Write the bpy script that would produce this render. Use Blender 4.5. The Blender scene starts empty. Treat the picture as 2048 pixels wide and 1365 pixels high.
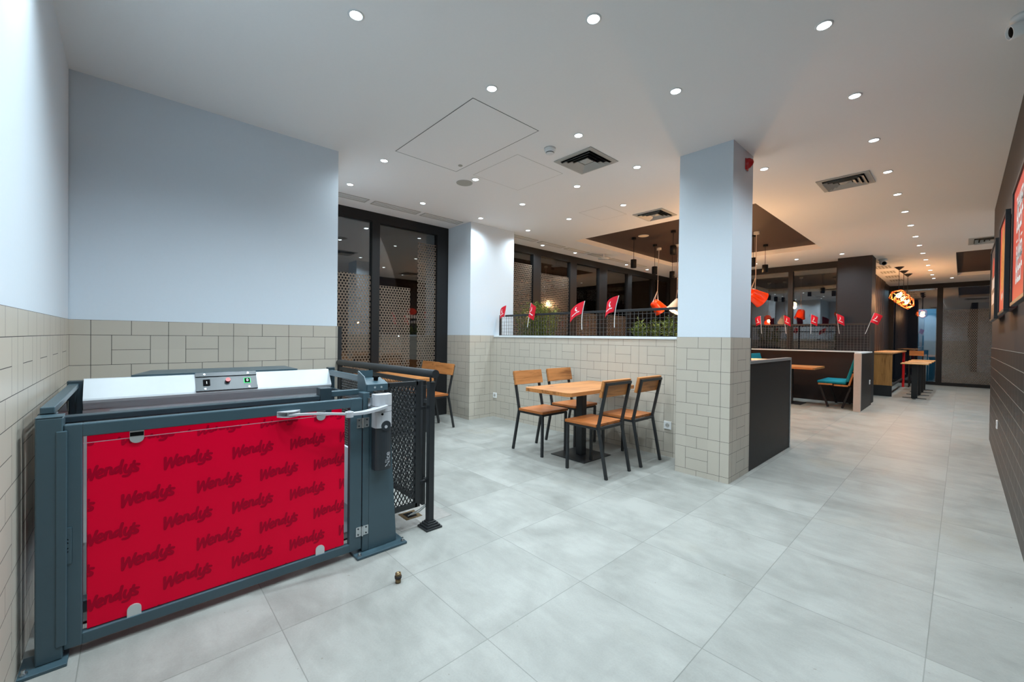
import bpy, bmesh, math, random
from mathutils import Vector, Matrix
random.seed(7)
SC = bpy.context.scene
COL = SC.collection
PI = math.pi

# ------------------------------------------------------------------ camera
ZC = 2.95          # ceiling height
yaw, pitch, roll = -0.826962, -0.0093161, 0.0123514
F = Vector((math.sin(yaw)*math.cos(pitch), math.cos(yaw)*math.cos(pitch), math.sin(pitch)))
Rr = Vector((math.cos(yaw), -math.sin(yaw), 0)); Uu = Rr.cross(F)
R2 = Rr*math.cos(roll) + Uu*math.sin(roll); U2 = -Rr*math.sin(roll) + Uu*math.cos(roll)
cd = bpy.data.cameras.new('camera'); cam = bpy.data.objects.new('camera', cd); COL.objects.link(cam)
M = Matrix((( R2.x, U2.x, -F.x, 0), (R2.y, U2.y, -F.y, 0), (R2.z, U2.z, -F.z, 1.24), (0, 0, 0, 1)))
cam.matrix_world = M
cd.sensor_width = 36; cd.lens = 36*827.47/2048; cd.clip_start = 0.02; cd.clip_end = 400
SC.camera = cam

# ------------------------------------------------------------------ world, exposure
w = bpy.data.worlds.new('night'); SC.world = w; w.use_nodes = True
w.node_tree.nodes['Background'].inputs[0].default_value = (0.012, 0.018, 0.03, 1)
w.node_tree.nodes['Background'].inputs[1].default_value = 0.25
SC.view_settings.view_transform = 'Standard'; SC.view_settings.look = 'None'
SC.view_settings.exposure = 0.0; SC.view_settings.gamma = 1.0
SPOT_W = 35.0
COOL = (0.81, 0.935, 1.0)
WARM = (1.0, 0.53, 0.23)

# ------------------------------------------------------------------ node helpers
def srgb(r, g, b):
    f = lambda c: (c/255/12.92 if c/255 <= 0.04045 else ((c/255+0.055)/1.055)**2.4)
    return (f(r), f(g), f(b), 1)

class NT:
    def __init__(s, name):
        s.m = bpy.data.materials.new(name); s.m.use_nodes = True
        s.t = s.m.node_tree; s.b = s.t.nodes['Principled BSDF']; s.o = s.t.nodes['Material Output']
    def n(s, typ, **kw):
        nd = s.t.nodes.new(typ)
        for k, v in kw.items(): setattr(nd, k, v)
        return nd
    def put(s, sock, v):
        if hasattr(v, 'is_output') or isinstance(v, bpy.types.NodeSocket): s.t.links.new(v, sock)
        else: sock.default_value = v
    def math(s, op, a, b=0.0, c=0.0):
        nd = s.n('ShaderNodeMath', operation=op)
        s.put(nd.inputs[0], a); s.put(nd.inputs[1], b)
        if op in ('COMPARE', 'SMOOTH_MIN', 'MULTIPLY_ADD', 'WRAP'): s.put(nd.inputs[2], c)
        return nd.outputs[0]
    def pos(s):
        g = s.n('ShaderNodeNewGeometry'); x = s.n('ShaderNodeSeparateXYZ'); s.t.links.new(g.outputs['Position'], x.inputs[0])
        return g.outputs['Position'], x.outputs
    def obj(s):
        g = s.n('ShaderNodeTexCoord'); return g.outputs['Object']
    def noise(s, vec, scale, detail=3, rough=0.5, dist=0.0):
        nd = s.n('ShaderNodeTexNoise'); s.put(nd.inputs['Vector'], vec)
        nd.inputs['Scale'].default_value = scale; nd.inputs['Detail'].default_value = detail
        nd.inputs['Roughness'].default_value = rough; nd.inputs['Distortion'].default_value = dist
        return nd.outputs[0]
    def mapping(s, vec, scale=(1, 1, 1), loc=(0, 0, 0), rot=(0, 0, 0)):
        nd = s.n('ShaderNodeMapping'); s.put(nd.inputs[0], vec)
        nd.inputs['Scale'].default_value = scale; nd.inputs['Location'].default_value = loc; nd.inputs['Rotation'].default_value = rot
        return nd.outputs[0]
    def ramp(s, f, stops):
        nd = s.n('ShaderNodeValToRGB'); s.put(nd.inputs[0], f); e = nd.color_ramp.elements
        e[0].position, e[0].color = stops[0][0], stops[0][1]; e[1].position, e[1].color = stops[-1][0], stops[-1][1]
        for p, c in stops[1:-1]: k = e.new(p); k.color = c
        return nd.outputs[0]
    def mix(s, f, a, b, typ='MIX'):
        nd = s.n('ShaderNodeMix', data_type='RGBA', blend_type=typ); s.put(nd.inputs[0], f)
        s.put(nd.inputs[6], a); s.put(nd.inputs[7], b); return nd.outputs[2]
    def bump(s, h, strength=0.3, dist=0.002):
        nd = s.n('ShaderNodeBump'); s.put(nd.inputs['Height'], h); nd.inputs['Strength'].default_value = strength
        nd.inputs['Distance'].default_value = dist; s.t.links.new(nd.outputs[0], s.b.inputs['Normal'])
    def done(s, col=None, rough=0.5, metal=0.0, spec=0.5, coat=0.0):
        if col is not None: s.put(s.b.inputs['Base Color'], col)
        s.put(s.b.inputs['Roughness'], rough); s.b.inputs['Metallic'].default_value = metal
        s.b.inputs['Specular IOR Level'].default_value = spec; s.b.inputs['Coat Weight'].default_value = coat
        return s.m

def plain(name, rgb, rough=0.5, metal=0.0, spec=0.5, nz=0.04, coat=0.0, bumpy=0.0, nscale=30):
    n = NT(name); v = n.noise(n.obj(), nscale, 3)
    c = srgb(*rgb); d = tuple(max(0, k*(1-nz*2)) for k in c[:3]) + (1,); e = tuple(min(1, k*(1+nz)) for k in c[:3]) + (1,)
    if bumpy: n.bump(v, bumpy, 0.001)
    return n.done(n.mix(v, d, e), rough, metal, spec, coat)

def emit(name, rgb, s):
    n = NT(name); c = srgb(*rgb); n.b.inputs['Base Color'].default_value = c
    n.b.inputs['Emission Color'].default_value = c; n.b.inputs['Emission Strength'].default_value = s; return n.m

def near_line(n, u, period, offs, g):
    """1 where u is within g/2 of offs (mod period)"""
    m = n.math('FLOORED_MODULO', n.math('SUBTRACT', u, offs - period/2), period)
    return n.math('LESS_THAN', n.math('ABSOLUTE', n.math('SUBTRACT', m, period/2)), g/2)

def weave_tile(name, ax, u0, ztop, W=0.2, H=0.1015, g=0.0028, base=(186, 180, 168), line=(70, 68, 64)):
    """course of stretchers, then course of upright pairs with two stacked flats between"""
    n = NT(name); P, xyz = n.pos(); u = xyz[ax]; z = xyz[2]
    v = n.math('FLOORED_MODULO', n.math('SUBTRACT', ztop, z), 3*H)
    brick = n.math('LESS_THAN', v, H); weave = n.math('SUBTRACT', 1.0, brick)
    h = n.math('MAXIMUM', near_line(n, v, 3*H, 0, g), near_line(n, v, 3*H, H, g))
    b = n.math('MULTIPLY', brick, near_line(n, u, W, u0, g))
    wv = n.math('MAXIMUM', near_line(n, u, 2*W, u0, g), n.math('MAXIMUM', near_line(n, u, 2*W, u0 + W/2, g), near_line(n, u, 2*W, u0 - W/2, g)))
    um = n.math('FLOORED_MODULO', n.math('SUBTRACT', u, u0), 2*W)
    mid = n.math('MULTIPLY', n.math('GREATER_THAN', um, W/2), n.math('LESS_THAN', um, 1.5*W))
    wh = n.math('MULTIPLY', mid, near_line(n, v, 3*H, 2*H, g))
    m = n.math('MAXIMUM', h, n.math('MAXIMUM', b, n.math('MULTIPLY', weave, n.math('MAXIMUM', wv, wh))))
    # per tile tone
    cu = n.math('FLOOR', n.math('DIVIDE', n.math('SUBTRACT', u, u0), W/2)); cv = n.math('FLOOR', n.math('DIVIDE', n.math('SUBTRACT', ztop, z), H))
    cx = n.n('ShaderNodeCombineXYZ'); n.put(cx.inputs[0], n.math('FLOOR', n.math('DIVIDE', n.math('SUBTRACT', u, u0 - W/2), W))); n.put(cx.inputs[1], n.math('FLOOR', n.math('DIVIDE', cv, 2.0)))
    wn = n.n('ShaderNodeTexWhiteNoise'); n.put(wn.inputs['Vector'], cx.outputs[0])
    c = srgb(*base); lo = tuple(k*0.93 for k in c[:3]) + (1,); hi = tuple(min(1, k*1.04) for k in c[:3]) + (1,)
    fine = n.noise(P, 9, 4, 0.6)
    col = n.mix(n.math('ADD', n.math('MULTIPLY', wn.outputs[0], 0.5), n.math('MULTIPLY', fine, 0.5)), lo, hi)
    col = n.mix(m, col, srgb(*line))
    n.bump(n.math('ADD', n.math('SUBTRACT', 1.0, m), n.math('MULTIPLY', n.noise(P, 5, 2), 0.6)), 0.25, 0.002)
    return n.done(col, n.math('ADD', 0.38, n.math('MULTIPLY', m, 0.4)), 0, 0.45)

def floor_mat():
    n = NT('stone_floor'); P, xyz = n.pos(); T = 0.61
    g = n.math('MAXIMUM', near_line(n, xyz[0], T, -1.297, 0.0035), near_line(n, xyz[1], T, 1.078, 0.0035))
    cx = n.n('ShaderNodeCombineXYZ')
    n.put(cx.inputs[0], n.math('FLOOR', n.math('DIVIDE', n.math('ADD', xyz[0], 1.297), T))); n.put(cx.inputs[1], n.math('FLOOR', n.math('DIVIDE', n.math('SUBTRACT', xyz[1], 1.078), T)))
    wn = n.n('ShaderNodeTexWhiteNoise'); n.put(wn.inputs['Vector'], cx.outputs[0])
    off = n.n('ShaderNodeVectorMath', operation='ADD'); n.put(off.inputs[0], P)
    sc = n.n('ShaderNodeVectorMath', operation='SCALE'); n.put(sc.inputs[0], wn.outputs['Color']); sc.inputs['Scale'].default_value = 9.0; n.put(off.inputs[1], sc.outputs[0])
    cloud = n.noise(off.outputs[0], 2.3, 7, 0.62, 0.6); streak = n.noise(n.mapping(off.outputs[0], (3, 9, 3)), 1.6, 5, 0.6)
    grain = n.noise(P, 120, 3, 0.7)
    f = n.math('ADD', n.math('MULTIPLY', cloud, 0.62), n.math('ADD', n.math('MULTIPLY', streak, 0.23), n.math('MULTIPLY', grain, 0.15)))
    f = n.math('ADD', f, n.math('MULTIPLY', n.math('SUBTRACT', wn.outputs[0], 0.5), 0.07))
    col = n.ramp(f, [(0.34, srgb(124, 126, 122)), (0.47, srgb(138, 140, 136)), (0.60, srgb(151, 153, 149))])
    stain = n.ramp(n.noise(n.mapping(P, loc=(3.1, 7.7, 0)), 1.1, 3, 0.5), [(0.62, (0, 0, 0, 1)), (0.75, (0.5, 0.5, 0.5, 1))])
    col = n.mix(stain, col, srgb(146, 140, 124))
    speck = n.ramp(n.noise(P, 38, 2, 0.5), [(0.0, (1, 1, 1, 1)), (0.245, (0.7, 0.7, 0.7, 1)), (0.25, (0, 0, 0, 1))])
    col = n.mix(speck, col, srgb(120, 118, 110))
    gl = n.math('MULTIPLY', g, n.math('ADD', 0.25, n.math('MULTIPLY', n.noise(P, 2.5, 2), 0.7)))
    col = n.mix(gl, col, srgb(88, 92, 88))
    n.bump(n.math('SUBTRACT', n.math('MULTIPLY', grain, 0.25), n.math('MULTIPLY', g, 0.8)), 0.12, 0.002)
    return n.done(col, n.math('ADD', 0.36, n.math('MULTIPLY', cloud, 0.22)), 0, 0.4)

def black_brick():
    n = NT('black_glazed_brick'); P, xyz = n.pos(); H = 0.118; W = 0.24; ztop = 1.18
    v = n.math('SUBTRACT', ztop, xyz[2]); row = n.math('FLOOR', n.math('DIVIDE', v, H))
    uo = n.math('ADD', xyz[1], n.math('MULTIPLY', n.math('FLOORED_MODULO', row, 2.0), W/2))
    m = n.math('MAXIMUM', near_line(n, v, H, 0, 0.005), near_line(n, uo, W, 0, 0.005))
    col = n.mix(m, n.mix(n.noise(P, 4, 3), srgb(46, 43, 42), srgb(62, 58, 56)), srgb(142, 138, 132))
    n.bump(n.math('ADD', n.math('SUBTRACT', 1.0, m), n.math('MULTIPLY', n.noise(P, 3, 2), 0.8)), 0.4, 0.004)
    return n.done(col, 0.42, 0, 0.22)

def wood(name, base, dark, ax=1, scale=1.0, rough=0.42, knots=True):
    n = NT(name); o = n.obj(); s = [26.0, 26.0, 26.0]; s[ax] = 2.0
    s = tuple(k*scale for k in s)
    info = n.n('ShaderNodeObjectInfo'); ad = n.n('ShaderNodeVectorMath', operation='ADD'); n.put(ad.inputs[0], o)
    cmb = n.n('ShaderNodeCombineXYZ'); r = n.math('MULTIPLY', info.outputs['Random'], 7.0)
    for i in range(3): n.put(cmb.inputs[i], r)
    n.put(ad.inputs[1], cmb.outputs[0]); o = ad.outputs[0]
    g = n.noise(n.mapping(o, s), 1.0, 5, 0.6, 1.2); s2 = [7.0]*3; s2[ax] = 1.0
    b = n.noise(n.mapping(o, tuple(s2)), 1.0, 2, 0.5, 1.5)
    f = n.math('ADD', n.math('MULTIPLY', g, 0.6), n.math('MULTIPLY', b, 0.4))
    c1 = srgb(*base); c2 = srgb(*dark); hi = tuple(min(1, k*1.25) for k in c1[:3]) + (1,)
    col = n.ramp(f, [(0.33, c2), (0.47, c1), (0.66, hi)])
    if knots:
        s3 = [8.0]*3; s3[ax] = 4.5
        vo = n.n('ShaderNodeTexVoronoi'); n.put(vo.inputs['Vector'], n.mapping(o, tuple(s3))); vo.inputs['Scale'].default_value = 0.55
        k = n.ramp(vo.outputs['Distance'], [(0.03, (1, 1, 1, 1)), (0.10, (0, 0, 0, 1))])
        col = n.mix(k, col, tuple(q*0.35 for q in c2[:3]) + (1,))
    n.bump(g, 0.12, 0.001)
    return n.done(col, rough, 0, 0.4)

def glass_mat():
    n = NT('window_glass'); t = n.n('ShaderNodeBsdfTransparent'); t.inputs[0].default_value = (0.80, 0.84, 0.86, 1)
    gl = n.n('ShaderNodeBsdfGlossy'); gl.inputs['Roughness'].default_value = 0.015; gl.inputs[0].default_value = (0.9, 0.9, 0.9, 1)
    fr = n.n('ShaderNodeFresnel'); fr.inputs[0].default_value = 2.15
    mx = n.n('ShaderNodeMixShader'); n.put(mx.inputs[0], fr.outputs[0]); n.put(mx.inputs[1], t.outputs[0]); n.put(mx.inputs[2], gl.outputs[0])
    n.t.links.new(mx.outputs[0], n.o.inputs[0]); return n.m

def film_mat(ax):
    """printed window film: a sheet with a staggered grid of round holes"""
    n = NT('perforated_film'); P, xyz = n.pos(); p = 0.0425; q = p*0.866
    u = xyz[ax]; v = xyz[2]; row = n.math('FLOOR', n.math('DIVIDE', v, q))
    uo = n.math('ADD', u, n.math('MULTIPLY', n.math('FLOORED_MODULO', row, 2.0), p/2))
    du = n.math('SUBTRACT', n.math('FLOORED_MODULO', uo, p), p/2); dv = n.math('SUBTRACT', n.math('FLOORED_MODULO', v, q), q/2)
    d = n.math('SQRT', n.math('ADD', n.math('MULTIPLY', du, du), n.math('MULTIPLY', dv, dv)))
    hole = n.math('LESS_THAN', d, 0.0132)
    n.b.inputs['Alpha'].default_value = 1
    n.put(n.b.inputs['Alpha'], n.math('SUBTRACT', 1.0, hole))
    return n.done(n.mix(n.noise(P, 3), srgb(98, 88, 78), srgb(112, 100, 88)), 0.12, 0, 0.6)

def chequer_steel():
    n = NT('tread_plate'); P, xyz = n.pos(); c = n.n('ShaderNodeTexChecker'); n.put(c.inputs[0], n.mapping(P, rot=(0, 0, 0.785))); c.inputs['Scale'].default_value = 60
    n.bump(c.outputs[1], 0.5, 0.002); return n.done(srgb(150, 155, 158), 0.3, 0.9)

m_white = plain('wall_paint_white', (208, 220, 230), 0.6, nz=0.01, spec=0.25, bumpy=0.03, nscale=60)
m_ceil = plain('ceiling_paint', (238, 238, 238), 0.7, nz=0.01, spec=0.2, bumpy=0.02, nscale=60)
m_darkpaint = plain('dark_taupe_paint', (60, 55, 54), 0.55, nz=0.03, spec=0.3, bumpy=0.05, nscale=80)
m_recess = plain('dark_brown_ceiling_paint', (74, 60, 54), 0.6, nz=0.02, spec=0.25)
m_floor = floor_mat(); m_blackbrick = black_brick()
m_tile_back = weave_tile('weave_tiles_back', 1, 0.0 - 0.2, 1.322, 0.2007, line=(40, 40, 40), g=0.003)
m_tile_left = weave_tile('weave_tiles_left', 0, -3.90, 1.322, 0.2007, line=(46, 46, 46))
m_tile_half = weave_tile('weave_tiles_half', 0, -2.03, 1.261, 0.2035, 0.1009)
m_tile_colx = weave_tile('weave_tiles_pillar_front', 0, -1.813, 1.261, 0.2, 0.1009)
m_tile_coly = weave_tile('weave_tiles_pillar_side', 1, 3.845, 1.261, 0.2, 0.1009)
m_tile_pilx = weave_tile('weave_tiles_pilaster_front', 1, 3.70, 1.261, 0.2, 0.1009)
m_tile_pily = weave_tile('weave_tiles_pilaster_side', 0, -4.95, 1.261, 0.2, 0.1009)
m_steel = plain('slate_blue_powder_coat', (60, 82, 92), 0.34, 0.0, 0.5, nz=0.04, nscale=14)
m_steel_dark = plain('slate_steel_dark', (42, 58, 66), 0.36, 0.0, 0.5, nz=0.04)
m_black = plain('black_powder_coat', (33, 36, 39), 0.42, 0, 0.45, nz=0.05)
m_frame = plain('window_frame_black', (26, 27, 29), 0.5, 0, 0.3)
m_wire = plain('steel_wire', (84, 86, 88), 0.4, 0.3)
m_pendant = plain('pendant_black', (15, 15, 16), 0.5, 0, 0.25)
m_casing = plain('white_lift_casing', (190, 200, 206), 0.35, 0, 0.5, nz=0.02)
m_greyplastic = plain('light_grey_plastic', (176, 180, 186), 0.42, 0, 0.4, nz=0.02)
m_darkplastic = plain('charcoal_plastic', (40, 46, 52), 0.4, 0, 0.45)
m_chrome = plain('zinc_steel', (190, 196, 200), 0.22, 1.0, 0.5)
m_clip = plain('satin_clip', (205, 212, 214), 0.3, 0.6)
m_red = plain('red_print_panel', (226, 0, 50), 0.4, 0, 0.12, nz=0.02, nscale=3)
m_redtext = plain('dark_red_print', (168, 0, 40), 0.4, 0, 0.12, nz=0.01)
m_redglass_edge = plain('acrylic_edge', (205, 150, 165), 0.3)
m_pine = wood('oiled_pine', (172, 114, 64), (128, 78, 38), 1)
m_pine_x = wood('oiled_pine_x', (172, 114, 64), (128, 78, 38), 0)
m_seat = wood('oiled_pine_seat', (164, 98, 50), (112, 62, 28), 0)
m_knotty = wood('knotty_planks', (170, 124, 70), (122, 80, 40), 2)
m_lightwood_lit = wood('light_wood_lit', (226, 196, 150), (196, 160, 110), 0, knots=False)  # light wood, made paler to carry the lamplight on the worktop
m_teal = plain('teal_upholstery', (20, 124, 142), 0.85, 0, 0.2, nz=0.08, bumpy=0.3, nscale=120)
m_laminate = plain('black_laminate', (31, 29, 30), 0.5, 0, 0.25, nz=0.08, nscale=6)
m_brownlam = plain('dark_brown_laminate', (40, 29, 27), 0.55, 0, 0.25, nz=0.08, nscale=6)
m_alu = plain('aluminium_trim', (186, 192, 196), 0.32, 0.8, 0.5)
m_greige = plain('greige_end_post', (184, 172, 164), 0.5, nz=0.05)
m_whitetrim = plain('white_cap', (214, 222, 226), 0.4, nz=0.02)
m_whiteplastic = plain('white_plastic', (226, 229, 230), 0.4, nz=0.01)
m_darkhole = plain('dark_void', (12, 12, 13), 0.9, spec=0.1)
m_grille = plain('grey_grille', (176, 176, 172), 0.45, nz=0.02)
m_speaker = plain('speaker_cloth', (172, 172, 164), 0.8, nz=0.03)
m_flag = plain('red_flag_cloth', (206, 24, 46), 0.6, 0, 0.3, nz=0.03)
m_flagprint = plain('white_flag_print', (232, 226, 228), 0.6)
m_orange = plain('orange_enamel', (240, 66, 14), 0.22, 0, 0.5, nz=0.02, coat=0.3)
m_potwhite = plain('cream_enamel', (228, 222, 212), 0.25, 0, 0.5, nz=0.02, coat=0.3)
m_rope = plain('pale_cord', (206, 190, 184), 0.8)
m_leaf = plain('bamboo_leaf', (150, 160, 74), 0.55, 0, 0.3, nz=0.3, nscale=9)
m_leafdark = plain('bamboo_leaf_deep', (104, 118, 58), 0.55, 0, 0.3, nz=0.3, nscale=9)
m_copper = plain('copper_wire', (206, 116, 62), 0.25, 0.9)
m_brass = plain('aged_brass', (130, 112, 84), 0.35, 0.8)
m_rubber = plain('black_rubber', (36, 32, 30), 0.7)
m_siren = plain('red_sounder', (178, 16, 20), 0.35)
m_redmetal = plain('red_steel', (200, 16, 22), 0.4)
m_lampon = emit('lit_lens', (235, 250, 255), 14)
m_bulb = emit('warm_bulb', (255, 214, 150), 22)
m_potlit = emit('lit_bowl', (255, 205, 140), 4)
m_greenlight = emit('green_ring', (40, 210, 110), 0.5)
m_street = emit('street_light', (235, 250, 255), 40)
m_streetwarm = emit('street_light_warm', (255, 190, 120), 40)
m_glass = glass_mat(); m_film_y = film_mat(1); m_film_x = film_mat(0)
m_tread = chequer_steel()
m_asphalt = plain('asphalt', (40, 42, 46), 0.9)
m_curtain = plain('brown_fluted_panel', (52, 38, 34), 0.5, nz=0.1)
m_posterred = plain('poster_red', (206, 58, 44), 0.5, nz=0.02)
m_posterdark = plain('poster_dark', (58, 44, 42), 0.5)
m_postertext = plain('poster_text_white', (232, 226, 224), 0.5)
m_food = plain('poster_food', (222, 140, 52), 0.5, nz=0.4, nscale=22)
m_ply = plain('greyed_floor_patch', (150, 148, 144), 0.6, nz=0.1)

# ------------------------------------------------------------------ mesh helpers
class MB:
    def __init__(s): s.v = []; s.f = []; s.mi = []; s.sm = []
    def face(s, pts, mi=0, smooth=False):
        b = len(s.v); s.v += [Vector(p) for p in pts]; s.f.append(tuple(range(b, b+len(pts)))); s.mi.append(mi); s.sm.append(smooth)
    lift = 0
    def up(s):
        s.lift = (s.lift+1) % 40; return s.lift*0.00002
    def raw(s, vs, fs, mi=0, smooth=False):
        b = len(s.v); s.v += [Vector(p) for p in vs]
        for f in fs: s.f.append(tuple(b+i for i in f)); s.mi.append(mi); s.sm.append(smooth)
    def box(s, x0, x1, y0, y1, z0, z1, mi=0, bev=0.0, M=None):
        bm = bmesh.new()
        bmesh.ops.create_cube(bm, size=1)
        for v in bm.verts: v.co = Vector(((x0+x1)/2 + v.co.x*(x1-x0), (y0+y1)/2 + v.co.y*(y1-y0), (z0+z1)/2 + v.co.z*(z1-z0)))
        if bev: bmesh.ops.bevel(bm, geom=list(bm.edges), offset=bev, segments=2, profile=0.5, affect='EDGES')
        bm.verts.ensure_lookup_table()
        vs = [(M @ v.co if M else v.co.copy()) for v in bm.verts]
        s.raw(vs, [[v.index for v in f.verts] for f in bm.faces], mi); bm.free(); return s
    def cyl(s, p0, p1, r, seg=16, r1=None, mi=0, caps=True):
        p0 = Vector(p0); p1 = Vector(p1); r1 = r if r1 is None else r1; d = (p1-p0).normalized()
        a = d.orthogonal().normalized(); b = d.cross(a)
        c = [(math.cos(2*PI*i/seg), math.sin(2*PI*i/seg)) for i in range(seg)]
        A = [p0 + (a*x + b*y)*r for x, y in c]; B = [p1 + (a*x + b*y)*r1 for x, y in c]
        s.raw(A+B, [(i, (i+1) % seg, seg+(i+1) % seg, seg+i) for i in range(seg)], mi, True)
        if caps:
            if r > 1e-5: s.face(A[::-1], mi)
            if r1 > 1e-5: s.face(B, mi)
        return s
    def tube(s, pts, r, seg=8, mi=0, square=False):
        pts = [Vector(p) for p in pts]; n = len(pts); rings = []; prev = None
        if square: seg = 4
        for i, p in enumerate(pts):
            t = (pts[min(i+1, n-1)] - pts[max(i-1, 0)]).normalized()
            if prev is None:
                a = t.orthogonal().normalized()
                if square:
                    a = Vector((0, 1, 0)) if abs(t.y) < 0.7 else Vector((1, 0, 0)); a = (a - t*a.dot(t)).normalized()
            else: a = (prev - t*prev.dot(t)).normalized()
            prev = a; b = t.cross(a); k = 1.0
            if 0 < i < n-1:
                c = (pts[i]-pts[i-1]).normalized().dot(t); k = 1/max(c, 0.5)
            off = PI/4 if square else 0; rr = r*(1.414 if square else 1)
            bis = b
            ring = []
            for j in range(seg):
                an = off + 2*PI*j/seg; ring.append(p + (a*math.cos(an)*rr + b*math.sin(an)*rr))
            rings.append(ring)
        vs = [q for g in rings for q in g]
        fs = [(i*seg+j, i*seg+(j+1) % seg, (i+1)*seg+(j+1) % seg, (i+1)*seg+j) for i in range(n-1) for j in range(seg)]
        s.raw(vs, fs, mi, not square); s.face(rings[0][::-1], mi); s.face(rings[-1], mi); return s
    def prism(s, poly, fn0, fn1, mi=0):
        """poly 2-D outline, fn0/fn1 map (a,b) to the two end planes"""
        A = [Vector(fn0(a, b)) for a, b in poly]; B = [Vector(fn1(a, b)) for a, b in poly]; n = len(poly)
        s.face(A[::-1], mi); s.face(B, mi)
        for i in range(n): s.face([A[i], A[(i+1) % n], B[(i+1) % n], B[i]], mi)
        return s
    def lathe(s, prof, M, seg=24, mi=0):
        vs = []
        for r, z in prof:
            for j in range(seg): an = 2*PI*j/seg; vs.append(M @ Vector((r*math.cos(an), r*math.sin(an), z)))
        s.raw(vs, [(i*seg+j, i*seg+(j+1) % seg, (i+1)*seg+(j+1) % seg, (i+1)*seg+j) for i in range(len(prof)-1) for j in range(seg)], mi, True)
        return s
    def stroke(s, pts, wd, fn, mi=0, sub=4):
        """flat brush stroke of width wd through 2-D pts, mapped by fn"""
        P = [Vector((a, b)) for a, b in pts]
        if len(P) > 2:
            Q = []
            for i in range(len(P)-1):
                p0 = P[max(i-1, 0)]; p1 = P[i]; p2 = P[i+1]; p3 = P[min(i+2, len(P)-1)]
                for k in range(sub):
                    t = k/sub
                    Q.append(0.5*((2*p1) + (p2-p0)*t + (2*p0-5*p1+4*p2-p3)*t*t + (3*p1-p0-3*p2+p3)*t**3))
            P = Q + [P[-1]]
        L = []; Rg = []
        for i, p in enumerate(P):
            t = (P[min(i+1, len(P)-1)] - P[max(i-1, 0)]).normalized(); nn = Vector((-t.y, t.x))*wd/2
            L.append(p+nn); Rg.append(p-nn)
        for i in range(len(P)-1):
            q = s.up(); s.face([fn(*L[i], q), fn(*Rg[i], q), fn(*Rg[i+1], q), fn(*L[i+1], q)], mi)
        for p in (P[0], P[-1]) + tuple(P[1:-1]):
            q = s.up(); s.face([fn(p.x + wd/2*math.cos(2*PI*k/10), p.y + wd/2*math.sin(2*PI*k/10), q) for k in range(10)], mi)
        return s
    def text(s, body, size, fn, mi=0, bold=0.0, sx=1.0, align='CENTER'):
        cu = bpy.data.curves.new('t', 'FONT'); cu.body = body; cu.size = size; cu.align_x = align; cu.offset = bold; cu.fill_mode = 'FRONT'; cu.dimensions = '2D'
        o = bpy.data.objects.new('t', cu); COL.objects.link(o); dg = bpy.context.evaluated_depsgraph_get(); dg.update()
        me = o.evaluated_get(dg).to_mesh()
        vs = [fn(v.co.x*sx, v.co.y) for v in me.vertices]; fs = [tuple(p.vertices) for p in me.polygons]
        s.raw(vs, fs, mi); o.evaluated_get(dg).to_mesh_clear(); bpy.data.objects.remove(o); bpy.data.curves.remove(cu); return s

def link(name, mb, mats, parent=None, origin=None):
    """one mesh object; verts are given in world (or prototype) space"""
    if origin is None:
        if parent is not None: origin = Vector(parent.get('_o', (0, 0, 0)))
        else:
            xs = [v.x for v in mb.v]; ys = [v.y for v in mb.v]; zs = [v.z for v in mb.v]
            origin = Vector(((min(xs)+max(xs))/2, (min(ys)+max(ys))/2, min(zs)))
    origin = Vector(origin)
    me = bpy.data.meshes.new(name); me.from_pydata([tuple(v-origin) for v in mb.v], [], mb.f)
    mats = mats if isinstance(mats, (list, tuple)) else [mats]
    for m in mats: me.materials.append(m)
    for i, p in enumerate(me.polygons): p.material_index = mb.mi[i]; p.use_smooth = mb.sm[i]
    me.update()
    o = bpy.data.objects.new(name, me); COL.objects.link(o); o['_o'] = tuple(origin)
    if parent is not None: o.parent = parent; o.location = (0, 0, 0)
    else: o.location = origin
    return o

def thing(name, label, cat, loc=(0, 0, 0), group=None):
    o = bpy.data.objects.new(name, None); COL.objects.link(o); o.location = loc; o.empty_display_size = 0.1
    o['label'] = label; o['category'] = cat; o['_o'] = tuple(loc)
    if group: o['group'] = group
    return o
def tag(o, label, cat, group=None):
    o['label'] = label; o['category'] = cat
    if group: o['group'] = group
    return o
def struct(name, mb, mats, parent=None):
    o = link(name, mb, mats, parent)
    if parent is None: o['kind'] = 'structure'
    return o
def dup(root, loc, rz=0.0, label=None, group=None):
    r = root.copy(); COL.objects.link(r); r.location = loc; r.rotation_euler = (0, 0, rz); r['_o'] = tuple(loc)
    if label: r['label'] = label
    if group: r['group'] = group
    for ch in list(root.children):
        c = ch.copy(); COL.objects.link(c); c.parent = r
        for g in list(ch.children):
            d = g.copy(); COL.objects.link(d); d.parent = c
    return r
def B(*a, **k): return MB().box(*a, **k)

# ================================================================== SETTING
X0, X1 = -5.60, 2.6
struct('floor', B(-5.75, X1, -0.45, 17.4, -0.12, 0.0), m_floor)
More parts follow.
